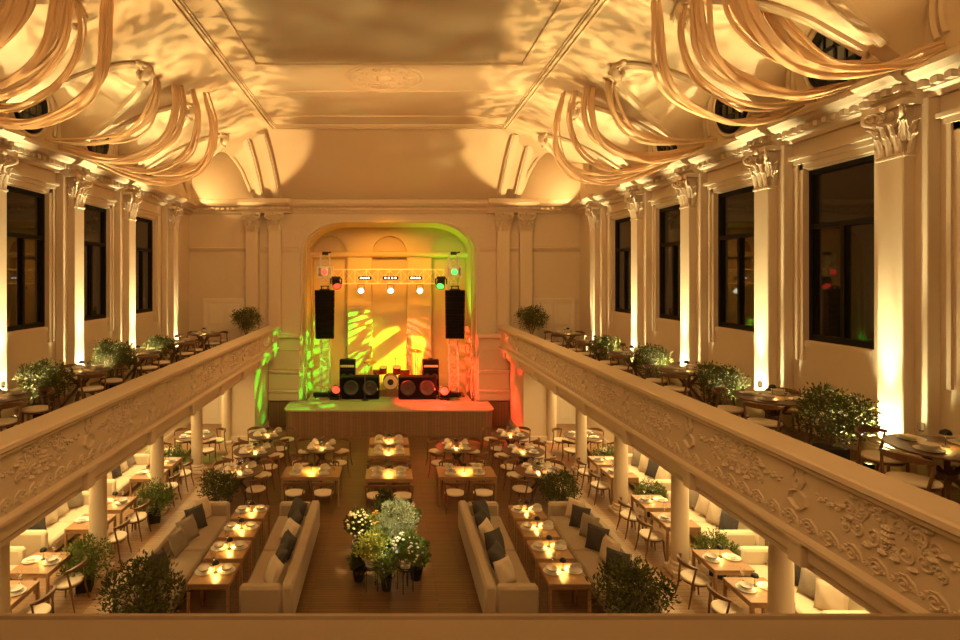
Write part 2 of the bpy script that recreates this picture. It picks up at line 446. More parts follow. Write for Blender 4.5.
b = MB().extrude([(25.05, 6.72), (24.85, 6.76), (24.78, 6.86), (24.78, 6.94), (25.05, 6.98)], 'x', -3.48, 3.48)
b.build('ledge', M['plaster'], nb, smooth=False)

# rear wall behind the gallery
struct(MB().box(-8.3, 7.95, -2.3, -2, -.1, 11.1).build('wall_front', M['plaster'], smooth=False))

# ceiling
def ticks(a, b_, n, lo=0, hi=0):
    return [a+(b_-a)*i/n for i in range(n+1)]
xs = [-7.95+.35*i/10 for i in range(10)]+ticks(-7.6, -3.6, 78)+ticks(-3.5, 3.5, 20)+ticks(3.6, 7.25, 72)+[7.25+.35*i/10 for i in range(1, 11)]
ysg = ticks(-2, 6, 60)+ticks(6.06, 19.0, 236)[1:]+ticks(19.0, YE-.4, 56)[1:]+ticks(YE-.4, YE, 10)[1:]
V = [(x, y, vault(x, y)) for x in xs for y in ysg]; ny = len(ysg)
F = [(i*ny+j, i*ny+j+1, (i+1)*ny+j+1, (i+1)*ny+j) for i in range(len(xs)-1) for j in range(ny-1)]
b = MB(); b.add(V, F)
ceil = struct(b.build('ceiling', M['ceilp'], fix=False, ang=30))
struct(MB().box(-8.3, 7.95, -2.3, YE+.3, 11.05, 11.2).build('roof_slab', M['ceilp'], smooth=False))
b = MB()
def strip(x0, x1, y0, y1, h): b.box(x0, x1, y0, y1, ZC-h, ZC+.02)
YL = 18.95
for x in (-1, 1):
    for a, w, h in ((3.98, .05, .05), (3.80, .03, .035), (3.86, .05, .06), (3.17, .04, .04)):
        strip(x*a-w/2, x*a+w/2, -1, YL if a > 3.5 else 13.3, h)
for yy, w, h in ((YL, .06, .06), (YL-.35, .04, .05), (YL-.18, .05, .06), (17.6, .03, .03), (15.25, .03, .03)):
    strip(-3.98 if yy > 17.5 else -3.5, 3.98 if yy > 17.5 else 3.5, yy-w/2, yy+w/2, h)
strip(-3.19, 3.19, 13.26, 13.34, .05)
b.build('ceiling_molding', M['ceilp'], ceil, smooth=False)
def ucove(z):
    lo, hi = 0, WS
    for _ in range(30):
        mid = (lo+hi)/2
        if cove(mid, WS) < z: lo = mid
        else: hi = mid
    return lo
b = MB(); cart = MB()
for s in (-1, 1):
    for w in WINS:
        pts = []
        for i in range(25):
            dy = -LR+2*LR*i/24
            z = LZ+math.sqrt(max(0, LR*LR-dy*dy)); pts.append((s*(XW[s]-ucove(z)), w+dy, z-.02))
        b.tube(pts, .085, 6); b.tube([(p[0]-s*.12, p[1], p[2]+.035) for p in pts], .04, 5)
        x, y, z = pts[12]
        cart.ball(x-s*.05, y, z-.05, .16, .13, .2, 10, 6)
        for e in (-1, 1):
            spiral(cart, y+e*.2, z+.06, .13, 1.5, .045, e, .5, plane='yz', y0=x-s*.05)
            spiral(cart, y+e*.15, z-.2, .10, 1.5, .04, -e, .5, plane='yz', y0=x+s*.02)
            cart.ball(x-s*.04, y+e*.34, z+.02, .06, .12, .07, 8, 5)
for s in (-1, 1):
    pts = []
    for i in range(21):
        dx = -ER+2*ER*i/20; z = LZ+1.28*math.sqrt(max(0, ER*ER-dx*dx)); lo, hi = 0, WE
        for _ in range(30):
            mid = (lo+hi)/2
            if cove(mid, WE) < z: lo = mid
            else: hi = mid
        pts.append((ELX[s]+dx, YE-lo, z-.02))
    b.tube(pts, .07, 6)
b.build('groin_rib', M['stone'], ceil); cart.build('cartouche', M['stone'], ceil)
b = MB()                                                     # paired ribs climbing the end cove
for s in (-1, 1):
    for xc in (4.40, 5.02):
        x0, x1 = s*xc-.14, s*xc+.14
        pr = []
        for i in range(19):
            v = .12+WE*1.0*i/18; pr.append((YE-v, min(cove(v, WE), ZC)))
        inn = []
        for i, (y, z) in enumerate(pr):
            j0, j1 = max(0, i-1), min(18, i+1); t = Vector((pr[j1][0]-pr[j0][0], pr[j1][1]-pr[j0][1])).normalized()
            inn.append((y+t.y*-.17, z+t.x*.17))
        b.extrude(pr+inn[::-1], 'x', x0, x1)
        b.extrude([((p[0]*.999), p[1]-.0) for p in inn]+[(p[0]-.05, p[1]-.03) for p in inn][::-1], 'x', x0+.05, x1-.05)
        b.box(x0-.03, x1+.03, YE-.42, YE, 8.87, 9.25, .02)
b.build('cove_rib', M['stone'], ceil, smooth=False)
md = thing('ceiling_medallion', 'round carved plaster medallion on the flat ceiling', 'medallion', (-.12, 14.3, ZC-.005))
b = MB()
for rr, k in ((.98, .035), (.86, .025), (.34, .03)):
    b.tube([(rr*math.cos(2*PI*i/40), rr*math.sin(2*PI*i/40), 0) for i in range(41)], k, 6)
b.build('rim', M['ceilp'], md)
b = MB().ball(0, 0, 0, .2, .2, .08, 12, 6)
for k in range(10):
    a = 2*PI*k/10
    spiral(b, .60*math.cos(a), .60*math.sin(a), .15, 1.5, .03, 1 if k % 2 else -1, a, plane='xy', y0=-.005)
    b.ball(.3*math.cos(a+.3), .3*math.sin(a+.3), 0, .1, .05, .03, 8, 4)
b.build('carving', M['ceilp'], md)

# balconies: slab, carved parapet with relief, columns and end piers
def relief_bay():
    """one carved cluster and one urn in a 2.15 m length, u along the parapet, v up, relief out of plane w"""
    out = MB()
    def sp(u, v, r, t, rad, d, ph): spiral(out, u, v, r, t, rad, d, ph, 20, 'yz', 0)
    for e in (-1, 1):                                        # cluster
        for (du, dv, r, rad) in ((.10, .10, .085, .014), (.27, .12, .095, .015), (.42, .06, .07, .013), (.16, -.09, .085, .014), (.33, -.08, .08, .013), (.46, -.12, .055, .011)):
            sp(e*du, .0+dv, r, 1.5, rad, e if dv > 0 else -e, PI/2*(1-e)+dv*9)
        for j in range(16):
            du, dv = .04+.46*((j*.618) % 1), -.19+.38*((j*.377+.2) % 1)
            if abs(dv) < .21-.16*du: sp(e*du, dv, .038+.018*((j*.31) % 1), 1.3, .011, e if j % 2 else -e, j*1.7)
        for du, dv in ((.05, .2), (.2, .2), (.36, .19), (.06, -.18), (.22, -.19), (.4, -.02), (.5, .05)):
            out.ball(0, e*du, dv, .028, .05, .03, 7, 4)
        for k in range(5): out.ball(0, e*(.56+.055*k), -.01+.018*(k % 2), .017, .027, .022, 6, 4)   # bead garland towards the urns
        for k in range(5): out.ball(0, e*(.58+.06*k), .035-.02*(k % 2), .014, .022, .016, 6, 4)
    for k in range(9): out.ball(0, .03*(k % 3-1), .05*(k//3-1), .03, .03, .03, 7, 4)
    for q in (-1.075, 1.075):                                # half urns meet at the ends of the length
        e = 1 if q < 0 else -1
        out.tube([(0, q+e*.10, .25), (0, q+e*.06, .16), (0, q+e*.09, .10), (0, q+e*.05, .03), (0, q+e*.02, -.02)], [.012, .02, .022, .018, .012], 5)
        out.tube([(0, q+e*.02, -.02), (0, q+e*.10, -.06), (0, q+e*.12, -.14), (0, q+e*.05, -.20), (0, q, -.22)], [.016, .022, .024, .02, .016], 5)
        out.tube([(0, q+e*.005, .0), (0, q+e*.03, .06), (0, q+e*.005, .11)], .016, 5)
    return out
def running_bay():
    out = MB()
    for k in range(8):
        u = -1.075+.26875*k+.13
        spiral(out, u, 0, .068, 1.35, .012, 1, PI, 20, 'yz', 0)
        spiral(out, u+.115, -.012, .036, 1.3, .010, -1, 0, 14, 'yz', 0)
        out.tube([(0, u-.135, -.05), (0, u-.10, .04), (0, u-.03, .082), (0, u+.05, .066)], [.008, .011, .013, .006], 5)
        out.ball(0, u+.02, -.082, .013, .024, .012, 6, 4); out.ball(0, u-.085, -.025, .012, .014, .02, 6, 4)
        out.ball(0, u+.065, .045, .012, .022, .010, 6, 4)
    return out
RB, RR_ = relief_bay(), running_bay()
for s in (-1, 1):
    xw = XW[s]
    sl = struct(MB().box(s*4.45, s*(xw+.05), -2, YE, 2.74, ZB).build('balcony_floor', M['bfloor'], smooth=False), 'balcony floor on the %s side' % SN[s])
    struct(MB().box(s*4.6, s*(xw+.04), -2, YE, 2.70, 2.745).build('balcony_ceiling', M['plaster'], smooth=False))
    prof = [(4.68, 3.94), (4.66, 3.955), (4.25, 3.955), (4.22, 3.94), (4.22, 3.885), (4.27, 3.85), (4.27, 3.82), (4.31, 3.79), (4.345, 3.775), (4.345, 3.115), (4.31, 3.095), (4.29, 3.07), (4.29, 3.03), (4.34, 3.01),
            (4.375, 3.0), (4.375, 2.83), (4.40, 2.81), (4.43, 2.78), (4.43, 2.72), (4.62, 2.72), (4.62, 3.80), (4.68, 3.85)]
    b = MB().extrude([(s*x, z) for x, z in prof], 'y', -1.5, YE-.25)
    par = struct(b.build('balcony_parapet', M['plaster'], smooth=False), 'carved plaster balcony parapet on the %s side' % SN[s])
    rel = MB(); run = MB(); br = MB()
    for k in range(9):
        yc = 4.86+2.15*k
        if yc > 21: break
        for src, dst, zc, xx in ((RB, rel, 3.57, 4.345), (RR_, run, 3.225, 4.345)):
            dst.add([(s*(xx-.01*0+p[0]*1.8), yc+p[1], zc+p[2]*(1 if src is RB else .95)) for p in src.v], src.f)
    for k in range(9):
        yb = 3.8+2.15*k
        if yb < 21.5:
            br.box(s*4.30, s*4.45, yb-.10, yb+.10, 2.77, 3.02, .008); br.box(s*4.285, s*4.45, yb-.115, yb+.115, 2.99, 3.04, .006)
    rel.build('carved_relief', M['stone'], par, fix=False); run.build('running_scroll', M['stone'], par, fix=False); br.build('bracket', M['plaster'], par, smooth=False)
    # end pier
    b = MB().box(s*4.75, s*5.72, 19.8, YE, 0, 2.74, .01); b.box(s*4.70, s*5.77, 19.74, YE, 0, .22, .02)
    struct(b.build('pier', M['plaster'], smooth=False), 'square pier under the balcony beside the stage, %s side' % SN[s])
    b = MB()
    for px in (4.78,): pass
    b.lathe([(.16, 0), (.16, 2.7)], s*5.74, 19.75, 0, 20); b.box(s*5.5, s*5.97, 19.5, 19.97, 0, .09, .015)
    struct(b.build('engaged_column', M['plaster']))

# free-standing round columns
col = thing('column', None, 'column')
MB().box(-.23, .23, -.23, .23, 0, .09, .012).lathe([(.215, .09), (.222, .115), (.215, .15), (.185, .17), (.18, .19), (.195, .205), (.195, .23), (.168, .25)], n=28).build('base', M['plaster'], col)
MB().lathe([(.166, .24), (.166, .9), (.150, 2.46)], n=28, cap=False).build('shaft', M['plaster'], col)
MB().lathe([(.150, 2.44), (.17, 2.46), (.17, 2.49), (.155, 2.5), (.155, 2.56), (.20, 2.62), (.21, 2.65)], n=28).box(-.22, .22, -.22, .22, 2.64, 2.70, .01).build('capital', M['plaster'], col)
P = Proto(col)
CY = [5.35, 8.2, 11.05, 13.86, 16.74]
for s in (-1, 1):
    for k, y in enumerate(CY):
        struct(P.put((s*5.74, y, 0), 0, 'white round column under the %s balcony, %s from the stage' % (SN[s], ORD[len(CY)-1-k]), 'round columns under the balconies'))

# Corinthian pilasters
def acanthus(out, ox, oy, ang, z0, h, w, curl=.10):
    ca, sa = math.cos(ang), math.sin(ang)
    def fn(u, v):
        uu = u*2-1
        wid = w*(1-.55*v**2)*(1+.16*math.cos(v*22)) if v < .97 else w*.3
        o = .02+.02*math.sin(v*PI)+curl*v**3-.03*uu*uu
        z = z0+h*(v-.32*max(0, v-.72)**1.2*2.2)
        lx, ly = uu*wid, -o+.012*math.cos(uu*9)
        return (ox+lx*ca-ly*sa, oy+lx*sa+ly*ca, z)
    out.grid(fn, 6, 9)
def capital(hw, dp, h):
    """front at y=0 looking to -y, back at y=dp"""
    c = MB()
    c.box(-hw+.02, hw-.02, .02, dp, 0, h*.9); c.box(-hw-.02, hw+.02, -.02, dp, -.02, .03, .01)
    for row, (zz, hh, n, ww, cu) in enumerate(((.03, h*.42, 3, hw*.33, .10), (h*.26, h*.42, 4, hw*.30, .12))):
        for k in range(n):
            x = -hw+2*hw*(k+.5)/n if n == 3 else -hw+2*hw*k/(n-1)
            a = 0 if abs(x) < hw*.95 else (R(45) if x > 0 else -R(45))
            acanthus(c, x, .01, a, zz, hh, ww, cu)
        for e in (-1, 1):
            for k in range(2):
                if dp > .2: acanthus(c, e*(hw-.01), dp*(.3+.5*k), e*R(90), zz, hh, ww, cu)
    for e in (-1, 1):
        for d in (0, 1):
            ct = (e*(hw+.06-.06*d), -.08+.05*d, h*.80)
            pts = []
            for i in range(19):
                t = i/18; a = -PI*.5+2*PI*1.35*t; q = .085*(1-.8*t)
                pts.append((ct[0]+e*(.7 if d == 0 else .95)*q*math.cos(a), ct[1]-(.7 if d == 0 else .2)*q*math.cos(a), ct[2]+q*math.sin(a)))
            c.tube([(e*hw*.35, .0, h*.55)]+pts, [.02]+[.026*(1-.4*i/18) for i in range(19)], 6)
    for e in (-1, 1):
        spiral(c, e*hw*.32, h*.78, .06, 1.4, .018, e, -PI/2, 16, 'xz', -.05)
    c.ball(0, -.10, h*.93, .06, .04, .06, 8, 5)
    c.extrude([(-hw-.12, -.13), (-hw*.5, -.06), (hw*.5, -.06), (hw+.12, -.13), (hw+.12, dp), (-hw-.12, dp)], 'z', h*.89, h)
    return c
pil = thing('pilaster', None, 'pilaster')
MB().box(-.21, .21, 0, .35, .40, 4.54, .012).build('shaft', M['plaster'], pil, smooth=False)
MB().box(-.40, .40, .17, .35, .40, 5.30, .01).build('backing_strip', M['plaster'], pil, smooth=False)
bb = MB().box(-.30, .30, -.09, .35, 0, .30, .012).box(-.27, .27, -.06, .35, .30, .34, .01).box(-.245, .245, -.035, .35, .34, .41, .018)
bb.box(-.44, .44, .12, .35, 0, .34, .012)
bb.build('base', M['plaster'], pil, smooth=False)
cp = capital(.21, .35, .78); cp.v = [(x, y, z+4.53) for x, y, z in cp.v]; cp.build('capital', M['stone'], pil, fix=False)
P = Proto(pil)
for s in (-1, 1):
    for k, y in enumerate(BAYS):
        struct(P.put((s*(7.25+OFF[s]), y, ZB), -s*PI/2, 'tall wall pilaster with leafy capital, %s from the stage along the %s balcony' % (ORD[len(BAYS)-1-k], SN[s]), 'wall pilasters'))
pil = thing('pilaster', None, 'pilaster')
MB().box(-.245, .245, 0, .28, .08, 4.06, .01).build('shaft', M['plaster'], pil, smooth=False)
MB().box(-.28, .28, -.03, .28, 0, .1, .02).build('base', M['plaster'], pil, smooth=False)
cp = capital(.245, .28, .74); cp.v = [(x, y, z+4.03) for x, y, z in cp.v]; cp.build('capital', M['stone'], pil, fix=False)
P = Proto(pil)
for s in (-1, 1):
    for x, nm in ((4.51, 'inner'), (5.40, 'outer')):
        struct(P.put((s*x, YE-.28, 3.60), 0, '%s pilaster of the pair beside the stage arch, %s side' % (nm, SN[s]), 'pilasters beside the stage arch'))

# gallery rail close to the eye
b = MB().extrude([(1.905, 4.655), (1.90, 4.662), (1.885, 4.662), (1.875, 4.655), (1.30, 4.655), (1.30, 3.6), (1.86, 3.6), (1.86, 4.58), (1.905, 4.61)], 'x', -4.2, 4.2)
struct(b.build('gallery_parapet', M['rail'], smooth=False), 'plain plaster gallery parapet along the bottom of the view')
# ------------------------------------------------------------------ furniture prototypes
LIGHTS = []
def spot(loc, target, energy, color, size, blend=.4, radius=.05, name='spot_lamp'):
    l = bpy.data.lights.new(name, 'SPOT'); l.energy = energy; l.color = color; l.spot_size = R(size); l.spot_blend = blend; l.shadow_soft_size = radius
    o = bpy.data.objects.new(name, l); C.objects.link(o); o.location = loc
    o.rotation_euler = (Vector(target)-Vector(loc)).to_track_quat('-Z', 'Y').to_euler(); return o
def point(loc, energy, color, radius=.05, name='point_lamp'):
    l = bpy.data.lights.new(name, 'POINT'); l.energy = energy; l.color = color; l.shadow_soft_size = radius
    o = bpy.data.objects.new(name, l); C.objects.link(o); o.location = loc; return o
def area(loc, target, energy, color, sx, sy, name='area_lamp', spread=180):
    l = bpy.data.lights.new(name, 'AREA'); l.energy = energy; l.color = color; l.shape = 'RECTANGLE'; l.size = sx; l.size_y = sy; l.spread = R(spread)
    o = bpy.data.objects.new(name, l); C.objects.link(o); o.location = loc
    o.rotation_euler = (Vector(target)-Vector(loc)).to_track_quat('-Z', 'Y').to_euler(); return o

def make_chair(wm=M['walnut']):
    """faces -y (sitter looks to -y); backrest at +y"""
    t = thing('dining_chair', None, 'chair')
    def disc(r0, r1): return lambda a: (r0*math.cos(a), r1*math.sin(a))
    b = MB(); n = 28
    rings = [(.0, .455), (.12, .462), (.20, .462), (.236, .455), (.245, .44), (.242, .425), (.22, .415), (0, .413)]
    b.lathe(rings, 0, 0, 0, n); b.v = [(x*1.04, y*.95, z) for x, y, z in b.v]
    b.build('seat', M['seat'], t)
    f = MB(); ring = [(.215*1.04*math.cos(2*PI*i/24), .215*math.sin(2*PI*i/24)*.95, .398) for i in range(25)]
    f.tube(ring, .018, 6); f.box(-.2, .2, -.015, .015, .375, .408); f.box(-.02, .02, -.2, .2, .375, .408); f.build('seat_frame', wm, t)
    for sx in (-1, 1):
        MB().tube([(sx*.225, -.19, 0), (sx*.205, -.165, .2), (sx*.195, -.16, .40)], [.011, .018, .019], 8).build('leg', wm, t)
        MB().tube([(sx*.235, .24, 0), (sx*.215, .18, .25), (sx*.22, .165, .42), (sx*.245, .135, .60), (sx*.258, .12, .72)], [.011, .017, .02, .017, .014], 8).build('leg', wm, t)
    # curved top rail: flat bowed band wrapping round the back
    b = MB(); k = 16; vs = []; fs = []
    for i in range(k+1):
        a = R(12)+R(156)*i/k; mid = math.sin(PI*i/k)
        hh = .014+.034*mid; th = .012+.003*mid
        rx, ry = .275, .25
        x, y = rx*math.cos(a), .06+ry*math.sin(a)*.82; z = .725+.012*mid
        ox, oy = math.cos(a)*th, math.sin(a)*th
        vs += [(x-ox, y-oy, z-hh), (x+ox, y+oy, z-hh*.9), (x+ox*1.3, y+oy*1.3, z+hh*.8), (x-ox, y-oy, z+hh)]
    for i in range(k):
        for j in range(4): fs.append((i*4+j, i*4+(j+1) % 4, i*4+4+(j+1) % 4, i*4+4+j))
    fs += [(0, 1, 2, 3), tuple(k*4+j for j in (3, 2, 1, 0))]
    b.add(vs, fs); b.build('back_rail', wm, t, ang=60)
    return t
CHAIR = Proto(make_chair())
def chair(x, y, z, face, label, group):
    """face: direction (dx,dy) the sitter looks"""
    CHAIR.put((x, y, z), math.atan2(face[0], -face[1]), label, group)

def make_square(w, d, m, name='square_table'):
    t = thing(name, None, 'table')
    MB().box(-w/2, w/2, -d/2, d/2, .722, .75, .006).build('table_top', m, t, smooth=False)
    b = MB(); a = .055
    for e in (-1, 1):
        b.box(-w/2+.03, w/2-.03, e*(d/2-.025)-.011, e*(d/2-.025)+.011, .655, .722); b.box(e*(w/2-.025)-.011, e*(w/2-.025)+.011, -d/2+.03, d/2-.03, .655, .722)
    b.build('apron', m, t, smooth=False)
    for ex in (-1, 1):
        for ey in (-1, 1):
            x, y = ex*(w/2-.025), ey*(d/2-.025)
            MB().box(x-.023, x+.023, y-.023, y+.023, 0, .722, .004).build('leg', m, t, smooth=False)
    return t
def make_round(r, m):
    t = thing('round_table', None, 'table')
    MB().lathe([(0, .715), (r-.03, .715), (r-.004, .73), (r, .742), (r-.006, .75), (0, .75)], n=40).build('table_top', m, t)
    MB().lathe([(.09, .36), (.10, .40), (.09, .44)], n=14).build('hub', m, t); MB().lathe([(.22, .69), (.22, .716)], n=16).build('mounting_plate', m, t)
    for k in range(4):
        a = PI/4+PI/2*k; c, s_ = math.cos(a), math.sin(a)
        MB().tube([(c*.40, s_*.40, 0), (c*.05, s_*.05, .40), (-c*.05, -s_*.05, .44), (-c*.30, -s_*.30, .715)], [.026, .036, .036, .028], 6).build('leg', m, t)
    return t
SQ = Proto(make_square(.70, .70, M['oak']))
SQA = Proto(make_square(.70, .74, M['oak']))
RECT = Proto(make_square(1.48, .82, M['oak'], 'rectangular_table'))
MIDT = Proto(make_square(1.20, .74, M['oak'], 'rectangular_table'))
RND = Proto(make_round(.62, M['dark']))
RNDB = Proto(make_round(.60, M['dark']))

# tableware
o = MB().lathe([(0, 0), (.085, 0), (.10, .006), (.148, .018), (.150, .022), (.10, .012), (.085, .007), (0, .007)], n=26).build('dinner_plate', M['ceramic']); tag(o, None, 'plate'); PL = Proto(o)
o = MB().lathe([(0, 0), (.06, 0), (.075, .006), (.112, .016), (.114, .02), (.075, .012), (.06, .007), (0, .007)], n=24).build('side_plate', M['ceramic']); tag(o, None, 'plate'); SP = Proto(o)
o = MB().lathe([(0, 0), (.04, 0), (.07, .018), (.088, .045), (.085, .045), (.065, .02), (.04, .006), (0, .006)], n=22).build('small_bowl', M['ceramicg']); tag(o, None, 'bowl'); BW = Proto(o)
b = MB()
def nap(u, v):
    a = PI*u; rr = .105*(1+.10*math.cos(a*14))*(v**.8)
    return (rr*math.cos(a), .03*math.cos(PI*v)*(1+.2*math.cos(a*14)), rr*math.sin(a)*1.0+.004)
b.grid(nap, 42, 7); b.v += [(x, y+.012, z) for x, y, z in b.v]; n_ = len(b.f); q = len(b.v)//2; b.f += [tuple(i+q for i in f) for f in b.f]
o = b.build('fan_napkin', M['linen'], fix=False); tag(o, None, 'napkin'); NF = Proto(o)
b = MB().box(-.075, .075, -.05, .05, 0, .012, .005).box(-.07, .07, -.045, .045, .012, .022, .005)
o = b.build('folded_napkin', M['linen']); tag(o, None, 'napkin'); NP = Proto(o)
wg = thing('wine_glass', None, 'glass')
MB().lathe([(.018, .10), (.034, .125), (.040, .155), (.036, .195), (.031, .215), (.0295, .215), (.0345, .195), (.0385, .155), (.0325, .127), (0, .105)], n=16, cap=False).build('bowl', M['glass'], wg)
MB().lathe([(0, 0), (.033, 0), (.033, .003), (.006, .008), (.004, .05), (.005, .09), (.018, .1005), (0, .1005)], n=16).build('stem', M['glass'], wg)
WG = Proto(wg)
tl = thing('table_lamp', None, 'lamp')
MB().lathe([(0, 0), (.05, 0), (.05, .012), (.012, .016), (0, .016)], n=18).build('base', M['black'], tl)
MB().lathe([(.006, .014), (.006, .215)], n=8).build('stem', M['black'], tl)
MB().lathe([(.078, .195), (.077, .215), (.066, .245), (.045, .265), (.015, .274), (0, .275)], n=20).lathe([(.074, .196), (.06, .24), (0, .262)], n=20, cap=False).build('lamp_shade', M['black'], tl, fix=False)
MB().lathe([(0, .205), (.03, .207), (.03, .222), (0, .226)], n=12).build('bulb', M['bulb'], tl)
TL = Proto(tl)
NLAMP = [0]
def lamp(x, y, z, td, e=1.0):
    TL.put((x, y, z), 0, 'small black dome lamp glowing on '+td, 'table lamps', (.78, .78, .78))
    spot((x, y-.01, z+.150), (x, y-.03, z-1), 30*e, (1, .64, .15), 152, .6, .02, 'table_lamp_light')
def setting(x, y, z, pos, td, kind=0, ang=0):
    """one place setting; kind 0 plates and bowl, 1 plates and fan napkin, 2 plates and flat napkin"""
    where = '%s of %s' % (pos, td)
    PL.put((x, y, z), 0, 'wide white plate, '+where, 'dinner plates')
    SP.put((x, y, z+.014), 0, 'small plate on wide plate, '+where, 'side plates')
    if kind == 0: BW.put((x, y, z+.0225), 0, 'small bowl on plates, '+where, 'bowls on the plates', (1.2, 1.2, 1.3))
    elif kind == 1: NF.put((x, y, z+.034), ang, 'fanned napkin on plates, '+where, 'fanned napkins', (1.3, 1.8, 1.15))
    else: NP.put((x, y, z+.031), ang, 'flat folded napkin, '+where, 'flat napkins')
def glassw(x, y, z, td, pos=''):
    WG.put((x, y, z), 0, 'clear stemmed wine glass%s on ' % pos+td, 'wine glasses')

# ------------------------------------------------------------------ sofas and pillows
def make_sofa(L, D, m, seats, back=.78, arm=.70):
    """length along y from 0..L, backrest at +x (x=D), seat faces -x"""
    t = thing('sofa', None, 'sofa')
    MB().box(.06, D-.02, .03, L-.03, .10, .28, .03).build('base', m, t)
    for ex in (.1, D-.1):
        for ey in (.1, L-.1): MB().box(ex-.03, ex+.03, ey-.03, ey+.03, 0, .1).build('foot', M['walnut'], t, smooth=False)
    MB().box(D-.2, D, 0, L, .10, back, .045).build('backrest', m, t)
    MB().box(.03, D-.20, 0, .19, .10, arm, .045).build('armrest', m, t); MB().box(.03, D-.20, L-.19, L, .10, arm, .045).build('armrest', m, t)
    n = seats; y0 = .19; w = (L-.38)/n
    for k in range(n):
        def fn(u, v, a=y0+k*w+.004, w_=w-.008):
            return (0, 0, 0)
        MB().box(0, D-.2, y0+k*w+.004, y0+(k+1)*w-.004, .27, .44, .04).build('seat_cushion', m, t)
    return t
S4 = Proto(make_sofa(3.62, .93, M['sofa'], 2, .72, .70))
SB = Proto(make_sofa(2.25, .95, M['sofal'], 2, .82, .70))
for y, d in ((9.22, 0),):
    S4.put((-2.51, y, 0), 0, 'long beige sofa with its back to the flower stand, green-lit side', 'long nave sofas')
    S4.put((2.51, y+3.62, 0), PI, 'long beige sofa with its back to the flower stand, red-lit side', 'long nave sofas')
    S4.put((-3.60, y+3.62, 0), PI, 'long beige sofa backing onto the columns, green-lit side', 'long nave sofas')
    S4.put((3.60, y, 0), 0, 'long beige sofa backing onto the columns, red-lit side', 'long nave sofas')
BY = (8.45, 11.2, 14.05)
for s in (-1, 1):
    for k, y in enumerate(BY):
        if s > 0: SB.put((6.60, y, 0), 0, 'cream sofa under the red-lit balcony, %s from the stage' % ORD[2-k], 'wall sofas under the balconies')
        else: SB.put((-6.88, y+2.25, 0), PI, 'cream sofa under the green-lit balcony, %s from the stage' % ORD[2-k], 'wall sofas under the balconies')
def make_pillow(m, w=.48, th=.19):
    b = MB()
    def fn(sg):
        def g(u, v):
            a, c = u*2-1, v*2-1
            e = (max(0, 1-a*a)*max(0, 1-c*c))**.32
            pin = 1-.06*(1-a*a)*(c*c)-.06*(1-c*c)*(a*a)
            return (a*w/2*pin, sg*th/2*e+.012*math.sin(5*a+3*c)*e, c*w/2*pin+w/2)
        return g
    b.grid(fn(1), 10, 10); b.grid(fn(-1), 10, 10)
    o = b.build('throw_pillow', m); return tag(o, None, 'pillow')
PIL = {k: Proto(make_pillow(M[m])) for k, m in (('charcoal', 'pdark'), ('beige', 'pbeige'), ('brown', 'pgrey'))}
def pillow(x, y, z, face, lean, kind, label, group, roll=0, scale=1.0):
    """stands on z, leaning back by lean; face = direction in degrees of its front normal"""
    o = PIL[kind].put((x, y, z), 0, label, group, (scale, scale, scale))
    o.rotation_euler = (Euler((0, roll, 0)).to_matrix() @ Matrix.Identity(3)).to_euler()
    m = Matrix.Rotation(face+PI/2, 3, 'Z') @ Matrix.Rotation(-lean, 3, 'X') @ Matrix.Rotation(roll, 3, 'Y')
    o.rotation_euler = m.to_euler()
    o.location.z = z-scale*min((m @ v.co).z for v in o.data.vertices)
rnd = random.Random(3)
def pillow_row(x, ys, z, face, kinds, desc, lean=.3, turn=0):
    for k, (y, kd) in enumerate(zip(ys, kinds)):
        same = [i for i, q in enumerate(kinds) if q == kd]
        nth = ORD[len(same)-1-same.index(k)]
        lab = '%s pillow, %s of its colour from the stage, %s' % (kd, nth, desc)
        if len(same) == 1: lab = 'only %s pillow, %s' % (kd, desc)
        pillow(x+rnd.uniform(-.02, .02), y, z, face+turn+rnd.uniform(-.3, .3), lean+rnd.uniform(0, .15), kd, lab, 'pillows', rnd.uniform(-.15, .15), rnd.uniform(.92, 1.02))
for s in (-1, 1):
    f = 0 if s > 0 else PI          # inner sofas: back towards the middle, pillows face outwards
    pillow_row(s*2.08, [9.72, 10.22, 10.72, 11.25, 11.75, 12.28], .445, f, ['beige', 'charcoal', 'charcoal', 'beige', 'charcoal', 'charcoal'], '%s sofa backing the flowers' % SN[s], .36, -s*.55)
    pillow_row(s*4.04, [9.95, 10.45, 10.95, 11.45, 11.93, 12.38] if s > 0 else [9.95, 10.9, 11.4, 11.9, 12.38], .445, PI-f,
               ['charcoal', 'beige', 'charcoal', 'brown', 'charcoal', 'beige'] if s > 0 else ['charcoal', 'brown', 'brown', 'charcoal', 'beige'], '%s sofa by the columns' % SN[s], .3, s*.45)
    for k, y in enumerate(BY):
        x = 7.04 if s > 0 else -7.32
        pillow_row(x, [y+.47, y+.90, y+1.33, y+1.76], .445, PI-f, [['beige', 'brown', 'charcoal', 'beige'], ['charcoal', 'beige', 'beige', 'brown'], ['beige', 'charcoal', 'beige', 'brown']][k], 'cream %s sofa %s from stage' % (SN[s], ORD[2-k]), .28, s*.4)

